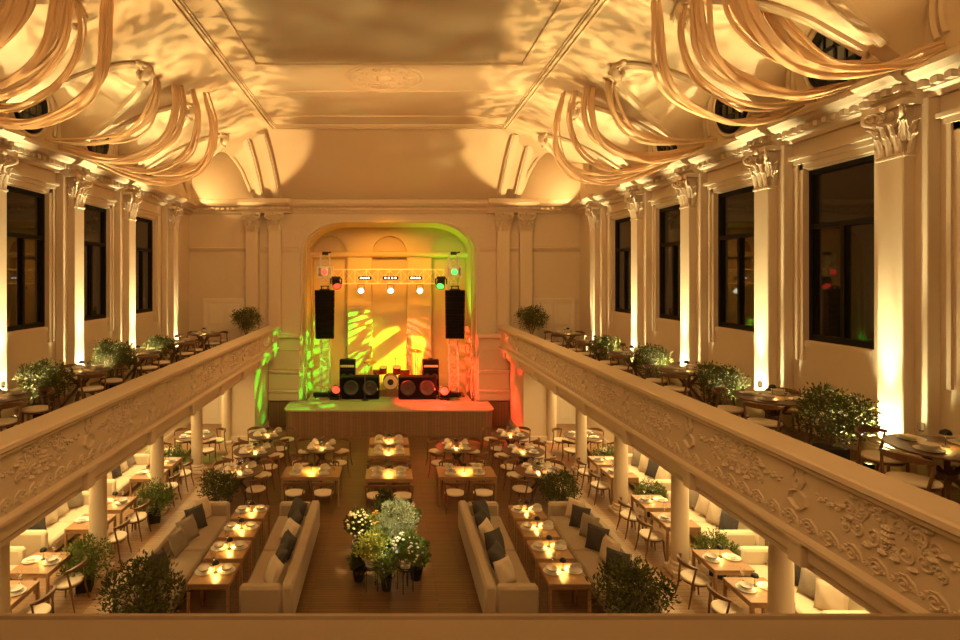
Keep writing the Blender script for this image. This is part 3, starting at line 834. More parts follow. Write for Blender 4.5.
# ------------------------------------------------------------------ tables set for dinner
T = .75
for s in (-1, 1):                                            # four small tables between each pair of long sofas
    for k, y in enumerate((9.585, 10.43, 11.27, 12.11)):
        td = 'sofa table %s from stage, %s' % (ORD[3-k], SN[s]); cx = s*2.99
        SQ.put((cx, y, 0), 0, 'square oak table between long sofas, %s from the stage, %s side' % (ORD[3-k], SN[s]), 'small tables between the long sofas')
        setting(cx-.19, y+.03, T, 'green side', td, 0 if s > 0 else 0)
        setting(cx+.19, y+.07, T, 'red side', td, 1 if s > 0 else 0, .35)
        lamp(cx+.02, y+.10 if s > 0 else y+.02, T, td, 1.0)
        glassw(cx-.10, y+.26, T, td); 
    for k, y in enumerate((9.085, 10.05, 11.72, 12.68, 14.55, 15.52)):   # aisle tables under the balconies
        y -= .10 if s < 0 else 0
        td = 'aisle table %s from stage, %s' % (ORD[5-k], SN[s]); cx = 5.98 if s > 0 else -6.18
        SQA.put((cx, y, 0), 0, 'square oak table under the %s balcony, %s from the stage' % (SN[s], ORD[5-k]), 'small tables under the balconies')
        setting(cx-s*.19, y, T, 'chair side', td, 0); setting(cx+s*.20, y+.05, T, 'sofa side', td, 2, .3)
        lamp(cx+s*.02, y+.1, T, td, .5); glassw(cx-s*.08, y+.26, T, td)
        chair(cx-s*.50, y-.02, 0, (s, 0), 'wooden chair with pale round seat at '+td, 'chairs under the balconies')
def four(x, y, z, td, grp, d=.78, a0=PI/4, kinds=(0, 2, 0, 2), r=.36, glasses=2, e=1.6):
    for k in range(4):
        a = a0+PI/2*k; ca, sa = math.cos(a), math.sin(a)
        pos = ('inner' if ca*x < 0 else 'outer') if abs(x) > .5 else ('green side' if ca < 0 else 'red side')
        if abs(math.sin(a)) < .3: pos = 'inner' if ca*x < 0 else 'outer'
        elif abs(math.cos(a)) < .3: pos = ''
        pos = (pos+(' stage end' if sa > .3 else ' near end' if sa < -.3 else '')).strip()
        chair(x+ca*d, y+sa*d, z, (-ca, -sa), 'wooden chair, %s of %s' % (pos, td), grp)
        setting(x+ca*r, y+sa*r, z+T, pos, td, kinds[k], a)
    lamp(x, y+.02, z+T, td, e)
    for k in range(glasses):
        glassw(x+(.02 if k else -.02), y+.31-.60*k, z+T, td, ' beside stage end' if k == 0 and glasses > 1 else ' beside near end' if glasses > 1 else '')
for s in (-1, 1):
    td = 'rectangular table beyond sofas, %s' % SN[s]; x, y = s*2.0, 14.62
    RECT.put((x, y, 0), 0, 'long oak table for four in the nave, %s side' % SN[s], 'nave rectangular tables')
    for i, ex in enumerate((-1, 1)):
        side = 'green side' if ex < 0 else 'red side'
        for ey, nm in ((-1, 'near'), (1, 'stage end')):
            chair(x+ex*.36, y+ey*.62, 0, (0, -ey), 'wooden chair, %s %s of %s' % (side, nm, td), 'chairs in the nave')
            setting(x+ex*.36-.05, y+ey*.2, T, side+' '+nm, td, 1, 0)
    lamp(x-.03, y+.02, T, td, 2.0); glassw(x+.55, y+.15, T, td, ' at red end'); glassw(x+.52, y+.28, T, td, ' behind another')
    td = 'round nave table nearest stage steps, %s' % SN[s]
    td = 'round table before stage front, %s' % SN[s]
    RND.put((s*2.02, 16.8, 0), .2*s, 'round dark table behind the rectangular one, %s side' % SN[s], 'round tables in the nave')
    four(s*2.02, 16.8, 0, td, 'chairs in the nave', kinds=(1, 1, 1, 1))
    for k, y in enumerate((14.72, 16.42, 18.14)):
        td = 'round table %s from stage, %s row' % (ORD[2-k], SN[s])
        RND.put((s*3.93, y, 0), .1*k, 'round dark table in line with sofa tables, %s from stage, %s side' % (ORD[2-k], SN[s]), 'round tables in the nave')
        four(s*3.93, y, 0, td, 'chairs in the nave', d=.73, a0=PI/4+.06*(k-1)*s, kinds=(1, 0, 1, 0))
    td = 'round table under %s balcony' % SN[s]
    RND.put((s*6.25, 18.0, 0), 0, 'round dark table on the floor under the %s balcony' % SN[s], 'round tables under the balconies')
    four(s*6.25, 18.0, 0, td, 'chairs under the balconies', kinds=(0, 2, 0, 2))
for k, y in enumerate((14.45, 16.30, 17.36)):
    td = 'middle row table %s from stage' % ORD[2-k]
    MIDT.put((0, y, 0), 0, 'oak table on the centre line of the nave, %s from stage' % ORD[2-k], 'nave rectangular tables')
    for ex in (-1, 1):
        side = 'green side' if ex < 0 else 'red side'
        for ey, nm in ((-1, 'near'), (1, 'stage end')):
            if k == 0 or (k == 1 and ey < 0) or (k == 2 and ey > 0):
                chair(ex*.33, y+ey*.64, 0, (0, -ey), 'wooden chair, %s %s of %s' % (side, nm, td), 'chairs in the nave')
            setting(ex*.30, y+ey*.18, T, side+' '+nm, td, 1, 0)
    lamp(0, y+.02, T, td, 2.0); glassw(-.12 if k else .5, y+.28, T, td)
for s in (-1, 1):                                            # balcony tables
    ys = (6.78, 9.65, 12.45, 15.25, 18.0, 20.7)
    for k, y in enumerate(ys):
        td = 'balcony table %s from stage, %s' % (ORD[5-k], SN[s]); x = (6.76 if k == 0 else 6.62) if s > 0 else -6.84
        RNDB.put((x, y, ZB), 0, 'round dark table on the %s balcony, %s from the stage' % (SN[s], ORD[5-k]), 'round tables on the balconies')
        four(x, y, ZB, td, 'chairs on the balconies', d=.66, a0=.35 if k == 0 else PI/4, kinds=(0, 2, 0, 2), e=.6)

# ------------------------------------------------------------------ plants
def leaf_mesh(b, c, n, rad, L, W, r, up=.3):
    for _ in range(n):
        d = Vector((r.gauss(0, 1), r.gauss(0, 1), r.gauss(0, 1)))
        if d.length < 1e-3: continue
        d.normalize(); p = Vector(c)+d*rad*(r.random()**.5)
        t = (d*.7+Vector((r.uniform(-.6, .6), r.uniform(-.6, .6), r.uniform(-.3, .6)+up))).normalized()
        u = t.cross(Vector((r.uniform(-1, 1), r.uniform(-1, 1), r.uniform(-1, 1))))
        if u.length < 1e-3: continue
        u.normalize(); nn = t.cross(u)
        l = L*r.uniform(.7, 1.25); w = W*r.uniform(.8, 1.2)
        b.add([tuple(p), tuple(p+t*l*.5+u*w+nn*w*.35), tuple(p+t*l), tuple(p+t*l*.5-u*w+nn*w*.35)], [(0, 1, 2), (0, 2, 3)])
def make_shrub(seed, height, rad, potr, poth, lm, potm, clusters=80, per=34, L=.075, W=.0135, square=True, low=.0):
    r = random.Random(seed); t = thing('potted_shrub', None, 'plant')
    b = MB()
    if square:
        b.box(-potr, potr, -potr, potr, 0, poth, .012)
    else: b.lathe([(potr*.75, 0), (potr, poth*.9), (potr*1.06, poth*.92), (potr*1.06, poth), (potr*.9, poth), (potr*.85, poth-.03), (0, poth-.03)], n=20)
    b.build('pot', potm, t)
    MB().lathe([(0, 0), (potr*.8, 0), (potr*.7, .012), (0, .02)], 0, 0, poth, 12).build('soil', M['soil'], t)
    st = MB(); fo = MB(); cz = height-rad*.92; base = poth
    tips = []
    for k in range(clusters):
        while True:
            p = Vector((r.uniform(-1, 1), r.uniform(-1, 1), r.uniform(-1, 1)))
            if .35 < p.length < 1: break
        q = (p.x*rad, p.y*rad, cz+p.z*rad*.72 - low*rad*(p.x**2+p.y**2))
        tips.append(q)
    for k in range(6):
        a = 2*PI*k/6+r.random(); q = (math.cos(a)*rad*.35, math.sin(a)*rad*.35, cz-rad*.1)
        st.tube([(math.cos(a)*.02, math.sin(a)*.02, base-.02), (math.cos(a)*.05, math.sin(a)*.05, (base+cz-rad*.4)/2), q], [.016, .013, .007], 5)
    for q in tips[::2]:
        st.tube([(q[0]*.25, q[1]*.25, cz-rad*.35), q], [.008, .003], 4)
    for q in tips: leaf_mesh(fo, q, per, rad*.26, L, W, r)
    st.build('stem', M['bark'], t, fix=False)
    fo.build('foliage', lm, t, smooth=False, fix=False)
    return t
SHA = Proto(make_shrub(11, 1.35, .52, .17, .38, M['leaf'], M['pot']))
SHB = Proto(make_shrub(12, 1.15, .50, .15, .32, M['leaf2'], M['pot'], low=.2))
SHC = Proto(make_shrub(13, 1.95, .62, .20, .42, M['leaf'], M['pot'], 84, 34))
def shrub(p, x, y, z, rz, label, sc=1.0):
    p.put((x, y, z), rz, label, 'potted shrubs', (sc, sc, sc))
shrub(SHA, -3.80, 8.52, 0, .3, 'big olive shrub at the end of the column-side sofa, green-lit side', 1.13)
shrub(SHA, 3.75, 8.52, 0, 2.1, 'big olive shrub at the end of the column-side sofa, red-lit side', 1.13)
shrub(SHA, -4.12, 13.38, 0, 1.3, 'dark olive shrub between sofa end and round tables, green-lit side', .92)
shrub(SHA, 4.12, 13.38, 0, 4.0, 'dark olive shrub between sofa end and round tables, red-lit side', .92)
shrub(SHB, -5.66, 10.42, 0, .3, 'leafy shrub in dark square pot against the column third from stage, green-lit side', .88)
shrub(SHB, -5.58, 13.32, 0, 1.9, 'leafy shrub in dark square pot against the column second from stage, green-lit side', .88)
shrub(SHB, -6.35, 16.45, 0, 2.9, 'leafy shrub under the green-lit balcony before the round table', .8)
for k, y in enumerate((7.98, 10.9, 13.68, 16.5)):
    shrub(SHB, 6.40, y, 0, .7*k, 'leafy shrub beside aisle tables under the red-lit balcony, %s from stage' % ORD[3-k], .78)
for k, (x, y, p, sc) in enumerate(((6.42, 8.14, SHA, .94), (6.42, 10.93, SHA, .88), (6.45, 13.80, SHA, .90), (6.45, 16.65, SHA, .85), (5.35, 21.0, SHC, .95))):
    if k < 4: spot((x+.62, y-.22, ZB+.12), (x+.16, y-.1, ZB+1.0), 1300, (1, .86, .38), 58, .6, .03, 'shrub_fill')  # added fill spot, lifts the wall side of the shrub
    shrub(p, x, y, ZB, .9*k, 'shrub on the red-lit balcony, %s from the stage' % ORD[4-k], sc)
for k, (x, y, p, sc) in enumerate(((-6.70, 10.85, SHA, .92), (-6.76, 13.66, SHA, 1.0), (-6.76, 16.55, SHA, .85), (-5.35, 21.0, SHC, .92))):
    if k < 3: spot((x-.56, y-.22, ZB+.12), (x-.16, y-.1, ZB+1.0), 1300, (1, .86, .38), 58, .6, .03, 'shrub_fill')  # same added fill on the other balcony's shrubs
    shrub(p, x, y, ZB, .9*k+.5, 'shrub on the green-lit balcony, %s from the stage' % ORD[3-k], sc)

# central flower display: stands and pots
stand = thing('plant_stand', None, 'stand')
sb = MB(); sb.tube([(.15*math.cos(2*PI*i/20), .15*math.sin(2*PI*i/20), .46) for i in range(21)], .009, 5); sb.lathe([(0, .40), (.14, .40), (.14, .41), (0, .41)], n=16)
sb.build('tray', M['black'], stand)
for k in range(4):
    a = PI/4+PI/2*k; MB().tube([(.15*math.cos(a), .15*math.sin(a), 0), (.15*math.cos(a), .15*math.sin(a), .47)], .008, 5).build('leg', M['black'], stand)
STAND = Proto(stand)
def flower(x, y, z, seed, h, rad, lm, pet, pr, ph, potm, nblo, bl, label, per=34, clusters=34, L=.07, W=.016, asp=1.0):
    r = random.Random(seed); t = thing('potted_flower', label, 'plant', (x, y, z), 0, 'potted flowers of the central display')
    MB().lathe([(pr*.75, 0), (pr, ph*.9), (pr*1.08, ph*.92), (pr*1.08, ph), (pr*.9, ph), (pr*.85, ph-.03), (0, ph-.03)], n=20).build('pot', potm, t)
    fo = MB(); cz = h-rad*asp; bo = MB()
    for k in range(clusters):
        while True:
            p = Vector((r.uniform(-1, 1), r.uniform(-1, 1), r.uniform(-1, 1)))
            if .3 < p.length < 1: break
        leaf_mesh(fo, (p.x*rad, p.y*rad, cz+p.z*rad*asp), per, rad*.32, L, W, r, .5)
    for k in range(9):
        a = 2*PI*k/9; fo.tube([(0, 0, ph-.03), (math.cos(a)*rad*.5, math.sin(a)*rad*.5, cz)], [.006, .004], 4)
    fo.build('foliage', lm, t, smooth=False, fix=False)
    if nblo:
        for k in range(nblo):
            p = Vector((r.gauss(0, 1), r.gauss(0, 1)-.5, r.gauss(0, 1)+.5)).normalized()*r.uniform(.88, 1.1)
            c = (p.x*rad, p.y*rad, cz+p.z*rad*asp)
            for j in range(3): bo.ball(c[0]+r.uniform(-.3, .3)*bl, c[1]+r.uniform(-.3, .3)*bl, c[2]+r.uniform(-.2, .2)*bl, bl*.7, bl*.7, bl*.45, 6, 4)
        bo.build('blossom', pet, t)
    return t
fd = 'in the central flower display'
STAND.put((-.34, 10.45, 0), .2, 'black plant stand under the lime flowers, green-lit end of the display', 'plant stands')
STAND.put((.30, 10.40, 0), .5, 'black plant stand under the white daisies, red-lit end of the display', 'plant stands')
STAND.put((-.60, 11.1, 0), .1, 'black plant stand under the cream-yellow mums at the back of the display', 'plant stands')
STAND.put((.16, 11.0, 0), .4, 'black plant stand under the grey-green bush in the display', 'plant stands')
flower(-.34, 10.45, .41, 21, .60, .24, M['leaf4'], M['yellow'], .12, .17, M['potl'], 46, .018, 'lime-yellow flowering ball on a black stand '+fd)
flower(.30, 10.40, .41, 22, .62, .27, M['leaf2'], M['white'], .12, .17, M['potl'], 40, .032, 'white daisies with green leaves on a black stand '+fd)
flower(-.05, 10.42, 0, 23, .62, .19, M['leaf2'], M['lilac'], .11, .26, M['pot'], 12, .026, 'dark pot of pale lilac irises standing on the floor '+fd, per=20, L=.20, W=.010)
flower(-.60, 11.1, .41, 24, .78, .24, M['leaf'], M['cream'], .12, .17, M['potl'], 46, .036, 'cream-yellow chrysanthemums '+fd)
flower(.17, 11.0, .41, 25, 1.02, .36, M['leaf3'], M['white'], .13, .18, M['potl'], 10, .012, 'tall feathery grey-green bush '+fd, per=46, clusters=50, L=.07, W=.009)
flower(-.20, 11.2, 0, 26, 1.12, .32, M['leaf4'], M['orange'], .14, .4, M['pot'], 34, .022, 'orange blooms above lime leaves '+fd)
flower(.40, 11.55, 0, 27, 1.12, .24, M['leaf2'], M['pink'], .16, .45, M['pot'], 44, .030, 'tall plant with pale pink blossoms '+fd)
flower(-.06, 11.9, 0, 28, 1.24, .25, M['leaf'], M['pink'], .16, .45, M['pot'], 0, .03, 'tall dark leafy plant behind the blossoms '+fd, per=26, clusters=34, L=.10, W=.018)
flower(-.58, 10.75, 0, 29, .60, .21, M['leaf'], M['pink'], .12, .22, M['pot'], 0, .03, 'dark leafy pot on the floor, green-lit end '+fd, L=.10, W=.02)
flower(.52, 10.8, 0, 30, .74, .24, M['leaf2'], M['white'], .13, .24, M['pot'], 8, .03, 'dark green pot plant on the floor, red-lit end '+fd, L=.10, W=.018)
# ------------------------------------------------------------------ stage
SZ = .975
st = thing('stage_platform', 'low stage with vertical timber front below the arch', 'stage', (0, 0, 0))
def rr(hw, y0, y1, r=.35, n=6):
    pts = [(-hw, y1)]
    for i in range(n+1):
        a = PI+PI/2*i/n; pts.append((-hw+r+r*math.cos(a), y0+r+r*math.sin(a)))
    return pts+[(-x, y) for x, y in reversed(pts)]
MB().extrude(rr(3.88, 20.44, 21.9), 'z', SZ-.05, SZ).build('deck', M['stagetop'], st, smooth=False)
MB().extrude(rr(3.84, 20.48, 21.9), 'z', 0, SZ-.05).build('front_cladding', M['stagefront'], st, smooth=False)
b = MB().box(-4.69, 4.69, 21.90, 21.95, 0, SZ-.02); b.build('side_wing', M['stagefront'], st, smooth=False)
MB().box(-3.24, 3.24, 21.95, 24.90, SZ-.04, SZ).build('niche_deck', M['stagetop'], st, smooth=False)
MB().box(-.95, 1.0, 22.73, 24.4, SZ, SZ+.28, .01).build('riser', M['stagefront'], st, smooth=False)

def truss(b, p0, p1, size, seg, r=.028):
    p0, p1 = Vector(p0), Vector(p1); t = (p1-p0).normalized(); L = (p1-p0).length
    u = t.orthogonal().normalized() if abs(t.z) < .9 else Vector((1, 0, 0)); w = t.cross(u)
    if abs(t.z) < .9: u = Vector((0, 1, 0)); w = Vector((0, 0, 1))
    cs = [u*a*size[0]/2+w*c*size[1]/2 for a, c in ((-1, -1), (1, -1), (1, 1), (-1, 1))]
    for c in cs: b.tube([p0+c, p1+c], r, 8)
    n = max(1, int(L/seg))
    for k in range(4):
        c0, c1 = cs[k], cs[(k+1) % 4]
        for i in range(n):
            a, d = p0+t*L*i/n, p0+t*L*(i+1)/n
            b.tube([a+c0, d+c1] if i % 2 == 0 else [a+c1, d+c0], r*.45, 5)
            b.tube([a+c0, a+c1], r*.45, 5)
tr = thing('lighting_truss', 'aluminium lighting truss with two towers over the stage', 'truss')
for x in (-2.63, 2.66):
    b = MB(); truss(b, (x, 23.1, SZ+.05), (x, 23.1, 6.75), (.36, .36), .36); b.build('tower', M['alu'], tr)
    MB().box(x-.42, x+.42, 22.75, 23.5, SZ+.002, SZ+.05, .01).build('base_plate', M['black'], tr, smooth=False)
    b = MB()
    for e in (-1, 1):
        b.box(x+e*.28-.03, x+e*.28+.03, 22.84, 23.36, 5.83, 6.27, .01)
    for z in (5.83, 6.22): b.box(x-.28, x+.28, 22.84, 23.36, z, z+.05)
    b.build('sleeve_block', M['alu'], tr, smooth=False)
    MB().box(x-.12, x+.12, 23.0, 23.2, 6.75, 6.88, .02).tube([(x-.05, 22.95, 6.78), (x+.25, 22.9, 6.86)], .03, 6).build('head_block', M['black'], tr)
b = MB(); truss(b, (-2.35, 23.1, 5.86), (2.38, 23.1, 5.86), (.40, .58), .45, .026); b.build('beam', M['alu'], tr)

def array(x, label):
    t = thing('line_array_speaker', label, 'speaker', (x, 22.52, 0), 0, 'hanging loudspeaker arrays')
    n = 8; h = 1.97/n; zt = 5.31
    for k in range(n):
        y = .02*k**1.3*.25; w = .39-.0035*k
        b = MB().box(-w, w, y, y+.28, zt-(k+1)*h+.006, zt-k*h, .012); e = b.build('array_element', M['tolex'], t, smooth=False)
        MB().box(-w+.02, w-.02, y-.008, y, zt-(k+1)*h+.02, zt-k*h-.014).build('grille', M['grille'], e, smooth=False)
    MB().box(-.2, .2, .05, .28, zt, zt+.05).box(-.15, -.11, .1, .2, zt+.05, zt+.16).box(.11, .15, .1, .2, zt+.05, zt+.16).box(-.17, .17, .12, .18, zt+.14, zt+.18).build('flying_frame', M['black'], t, smooth=False)
array(-2.60, 'black line array loudspeaker hanging on the tower with the red lamp')
array(2.67, 'black line array loudspeaker hanging on the tower with the green lamp')

def moving_head(x, y, z, aim, lens, label, hang=True, sc=1.0):
    t = thing('moving_head_light', label, 'stage light', (x, y, z)); t.scale = (sc, sc, sc)
    s = 1 if hang else -1
    MB().box(-.15, .15, -.12, .12, s*.16-.05, s*.16+.05, .015).build('base', M['black'], t, smooth=False)
    b = MB()
    for e in (-1, 1): b.box(e*.19-.02, e*.19+.02, -.05, .05, -.06, .14) if hang else b.box(e*.19-.02, e*.19+.02, -.05, .05, -.14, .06)
    b.box(-.2, .2, -.05, .05, s*.12-.015, s*.12+.015); b.build('yoke', M['black'], t, smooth=False)
    d = (Vector(aim)-Vector((x, y, z))).normalized(); q = d.to_track_quat('Z', 'Y').to_matrix().to_4x4()
    b = MB(); b.T = q; b.lathe([(.0, -.24), (.10, -.22), (.14, -.1), (.15, .06), (.155, .20), (.14, .21), (.13, .19)], n=18); hd = b.build('head', M['black'], t)
    b = MB(); b.T = q; b.lathe([(0, .19), (.125, .19), (.125, .196), (0, .205)], n=18); b.build('lens', lens, hd)
moving_head(-2.13, 22.60, 5.62, (-.5, 17.0, .5), M['lensr'], 'moving head lamp with red lens under the truss', sc=1.15)
moving_head(2.10, 22.60, 5.62, (.6, 17.0, .5), M['lensg'], 'moving head lamp with green lens under the truss', sc=1.15)
for x, ln, nm in ((-2.62, 'lensr', 'red'), (2.66, 'lensg', 'green')):
    t = thing('blinder_light', 'square stage blinder glowing %s on top of the truss tower' % nm, 'stage light', (x, 22.78, 6.05))
    MB().box(-.16, .16, -.02, .05, -.17, .17, .02).build('housing', M['alu'], t, smooth=False)
    b = MB(); b.T = Matrix.Rotation(PI/2, 4, 'X'); b.lathe([(0, .02), (.12, .02), (.12, .03), (0, .05)], n=18); b.build('lens', M[ln], t)
for k, x in enumerate((-.98, 0.06, 1.08)):
    t = thing('led_bar', 'short black bar of bright white LED dots, %s from the red lamp' % ORD[k], 'stage light', (x, 22.84, 5.80), 0, 'LED bars on the truss')
    w = .27 if k != 1 else .32
    MB().box(-w, w, -.05, .04, -.07, .07, .03).build('housing', M['black'], t, smooth=False)
    for j in range(4):
        b = MB(); b.T = Matrix.Rotation(PI/2, 4, 'X'); b.lathe([(0, .05), (.034, .05), (.034, .055), (0, .060)], -w+.11+(2*w-.22)*j/3, 0, 0, 10); b.build('lens', M['lensw'], t)
    t = thing('par_can', 'small spotlight glowing white under the truss, %s from the red lamp' % ORD[k], 'stage light', (x*1.17, 22.95, 5.33), 0, 'PAR cans under the truss')
    b = MB(); b.T = Matrix.Rotation(R(118), 4, 'X'); b.lathe([(0, -.16), (.08, -.15), (.12, 0), (.135, .12), (.12, .12)], n=16, cap=False); b.build('can', M['alu'], t)
    b = MB(); b.T = Matrix.Rotation(R(118), 4, 'X'); b.lathe([(0, .10), (.115, .10), (.115, .105), (0, .11)], n=16); b.build('lens', M['lensw'], t)
    MB().tube([(-.13, 0, 0), (-.13, 0, .2), (.13, 0, .2), (.13, 0, 0)], .012, 5).build('yoke', M['black'], t)

def cabinet(x, y, w, h, d, ncone, label, head=False):
    nm = 'guitar_amplifier' if head else 'speaker_cabinet'
    t = thing(nm, label, 'amplifier' if head else 'speaker', (x, y, SZ+.002))
    hh = h*.74 if head else h
    MB().box(-w/2, w/2, 0, d, .03, hh, .025).build('box', M['tolex'], t, smooth=False)
    MB().box(-w/2+.04, w/2-.04, -.012, .01, .08, hh-.05).build('grille', M['grille'], t, smooth=False)
    rc = min(w/ncone*.40, hh*.40) if not head else w*.2
    cs = [(-w/2+w*(k+.5)/ncone, hh/2+.02) for k in range(ncone)] if not head else [(ex*w*.23, hh*.5+ez*hh*.22) for ex in (-1, 1) for ez in (-1, 1)]
    for cx, cz in cs:
        b = MB(); b.T = Matrix.Translation((cx, -.012, cz)) @ Matrix.Rotation(PI/2, 4, 'X')
        b.lathe([(0, .012), (rc*.28, .02), (rc*.3, .005), (rc*.8, .02), (rc*.86, .034), (rc*.94, .03), (rc, .004)], n=22, cap=False); b.build('speaker_cone', M['cone'], t)
    if head:
        MB().box(-w/2, w/2, .03, d-.05, hh, h, .02).build('head_unit', M['tolex'], t, smooth=False)
        b = MB().box(-w/2+.04, w/2-.04, .015, .035, hh+.08, hh+.17); b.build('control_panel', M['alu'], t, smooth=False)
        b = MB()
        for k in range(7):
            q = MB(); q.T = Matrix.Translation((-w*.36+w*.12*k, .015, hh+.125)) @ Matrix.Rotation(PI/2, 4, 'X'); q.lathe([(.018, 0), (.014, .025), (0, .025)], n=8); b.add(q.v, q.f)
        b.build('control_knob', M['black'], t)
        MB().tube([(-.1, d/2, h), (-.08, d/2, h+.04), (.08, d/2, h+.04), (.1, d/2, h)], .014, 6).build('handle', M['black'], t)
    else:
        MB().box(w/2-.14, w/2-.06, -.02, 0, hh*.42, hh*.52).build('badge', M['alu'], t, smooth=False)
cabinet(-1.71, 22.95, .64, 1.46, .45, 4, 'tall amplifier stack behind the wide cabinet, green-washed end of stage', True)
cabinet(1.72, 22.95, .66, 1.46, .45, 4, 'tall amplifier stack behind the wide cabinet, red-washed end of stage', True)
cabinet(-1.13, 22.2, 1.50, .90, .5, 2, 'wide two-cone speaker cabinet by the drums, green-washed end of stage')
cabinet(1.13, 22.2, 1.52, .90, .5, 2, 'wide two-cone speaker cabinet by the drums, red-washed end of stage')
moving_head(-2.16, 22.25, SZ+.27, (-1.0, 19.0, 4), M['lensr'], 'floor moving head at the green-washed end of the cabinets', False, 1.25)
moving_head(2.20, 22.25, SZ+.27, (1.9, 18.0, 3.4), M['lensr'], 'floor moving head at the red-washed end of the cabinets', False, 1.25)
for x, nm in ((-2.65, 'red-lamp'), (2.5, 'green-lamp')):
    t = thing('footlight_bar', 'low black footlight bar at the foot of the %s tower' % nm, 'stage light', (x, 22.62, SZ+.002))
    MB().box(-.40, .40, -.07, .07, .05, .20, .02).build('housing', M['black'], t, smooth=False)
    for e in (-1, 1): MB().box(e*.3-.03, e*.3+.03, -.11, .11, 0, .06).build('foot', M['black'], t, smooth=False)

# drum kit, each drum its own thing
RZ = SZ+.28
def drum(name, label, cat, loc, r, d, axis, legs=False, head=True):
    t = thing(name, label, cat, loc)
    A = Matrix.Rotation(axis, 4, 'X')
    b = MB(); b.T = A; b.lathe([(r, -d/2), (r, d/2)], n=28, cap=False).lathe([(r*.97, d/2), (r*.97, -d/2)], n=28, cap=False); b.build('shell', M['drumshell'], t, fix=False)
    for e, nm in ((-1, 0), (1, 1)):
        b = MB(); b.T = A; b.lathe([(r*1.0, e*d/2-.02), (r*1.05, e*d/2-.02), (r*1.05, e*d/2+.015), (r*.98, e*d/2+.015)], n=28, cap=False); b.build('hoop', M['black'] if axis else M['chrome'], t)
    b = MB(); b.T = A; b.lathe([(0, d/2), (r*.985, d/2), (r*.985, d/2+.004), (0, d/2+.006)], n=28); b.build('drum_head', M['skin'], t)
    if axis > 1:
        b = MB(); b.T = A; b.lathe([(0, d/2+.008), (r*.42, d/2+.008), (r*.42, d/2+.01), (0, d/2+.01)], n=24); b.build('port', M['blackm'], t)
        for e in (-1, 1): MB().tube([(e*r*.8, -d*.3, -r*.5), (e*r*1.25, -d*.4, -r)], .012, 6).build('spur', M['steel'], t)
    if legs:
        for k in range(3):
            a = 2*PI*k/3+.4; MB().tube([(r*1.03*math.cos(a), r*1.03*math.sin(a), 0), (r*1.06*math.cos(a), r*1.06*math.sin(a), -(loc[2]-RZ))], .012, 6).build('leg', M['steel'], t)
drum('bass_drum', 'round bass drum with dark centre between the wide cabinets', 'drum', (.06, 22.95, RZ+.31), .295, .38, PI/2)
drum('rack_tom', 'small red tom drum above the bass drum, green-lamp far end', 'drum', (-.24, 23.05, RZ+.76), .15, .22, R(18))
drum('rack_tom', 'small red tom drum above the bass drum, by the floor tom', 'drum', (.32, 23.05, RZ+.76), .16, .23, R(18))
drum('floor_tom', 'red floor tom standing on three legs', 'drum', (.66, 23.45, RZ+.5), .21, .40, 0, True)
drum('snare_drum', 'shallow red snare drum behind the toms', 'drum', (-.50, 23.45, RZ+.62), .18, .15, 0, True)
for (x, y, h, r_, tilt, lab) in ((-.74, 22.98, 1.12, .23, 12, 'cymbal on a stand at the green-washed end of the drums'), (.28, 23.7, 1.15, .25, -8, 'cymbal on a stand in the middle of the drums'),
                                 (1.12, 23.5, 1.50, .28, 10, 'high crash cymbal catching yellow light, red-washed end'), (.78, 23.9, 1.28, .24, -12, 'cymbal behind the floor tom'),
                                 (-.86, 23.6, .90, .18, 0, 'low hi-hat cymbals beside the snare')):
    t = thing('cymbal_stand', lab, 'cymbal', (x, y, RZ+.002), 0, None)
    for k in range(3):
        a = 2*PI*k/3+.5
        xx, yy = .2*math.cos(a), .2*math.sin(a)
        MB().tube([(0, 0, .24), (xx, yy, .01)], .009, 5).build('leg', M['steel'], t)
    MB().tube([(0, 0, .1), (0, 0, h+.03)], .011, 6).build('pole', M['steel'], t)
    b = MB(); b.T = Matrix.Translation((0, 0, h)) @ Matrix.Rotation(R(tilt), 4, 'X') @ Matrix.Rotation(R(tilt*.6), 4, 'Y')
    b.lathe([(0, .035), (.03, .03), (.045, .012), (r_, -.01), (r_, -.013), (.04, .008), (0, .028)], n=26); b.build('cymbal', M['chrome'], t)
for (x, y, h, lab) in ((-.95, 22.45, 1.55, 'microphone stand before the wide cabinet, green-washed end'), (1.17, 22.75, 1.9, 'tall microphone stand over the wide cabinet, red-washed end')):
    t = thing('microphone_stand', lab, 'microphone stand', (x, y-.35 if x < 0 else y+.1, SZ+.002))
    MB().lathe([(0, 0), (.14, 0), (.13, .02), (.02, .03), (0, .03)], n=16).build('base', M['black'], t)
    MB().tube([(0, 0, .02), (0, 0, h*.8)], .010, 6).build('pole', M['steel'], t)
    MB().tube([(.0, .1, h*.76), (0, -.35, h)], .008, 6).build('boom', M['steel'], t)
    b = MB(); b.T = Matrix.Translation((0, -.38, h)); b.ball(0, 0, 0, .028, .04, .028); b.tube([(0, .0, 0), (0, .15, -.02)], [.02, .014], 6); b.build('microphone', M['black'], t)

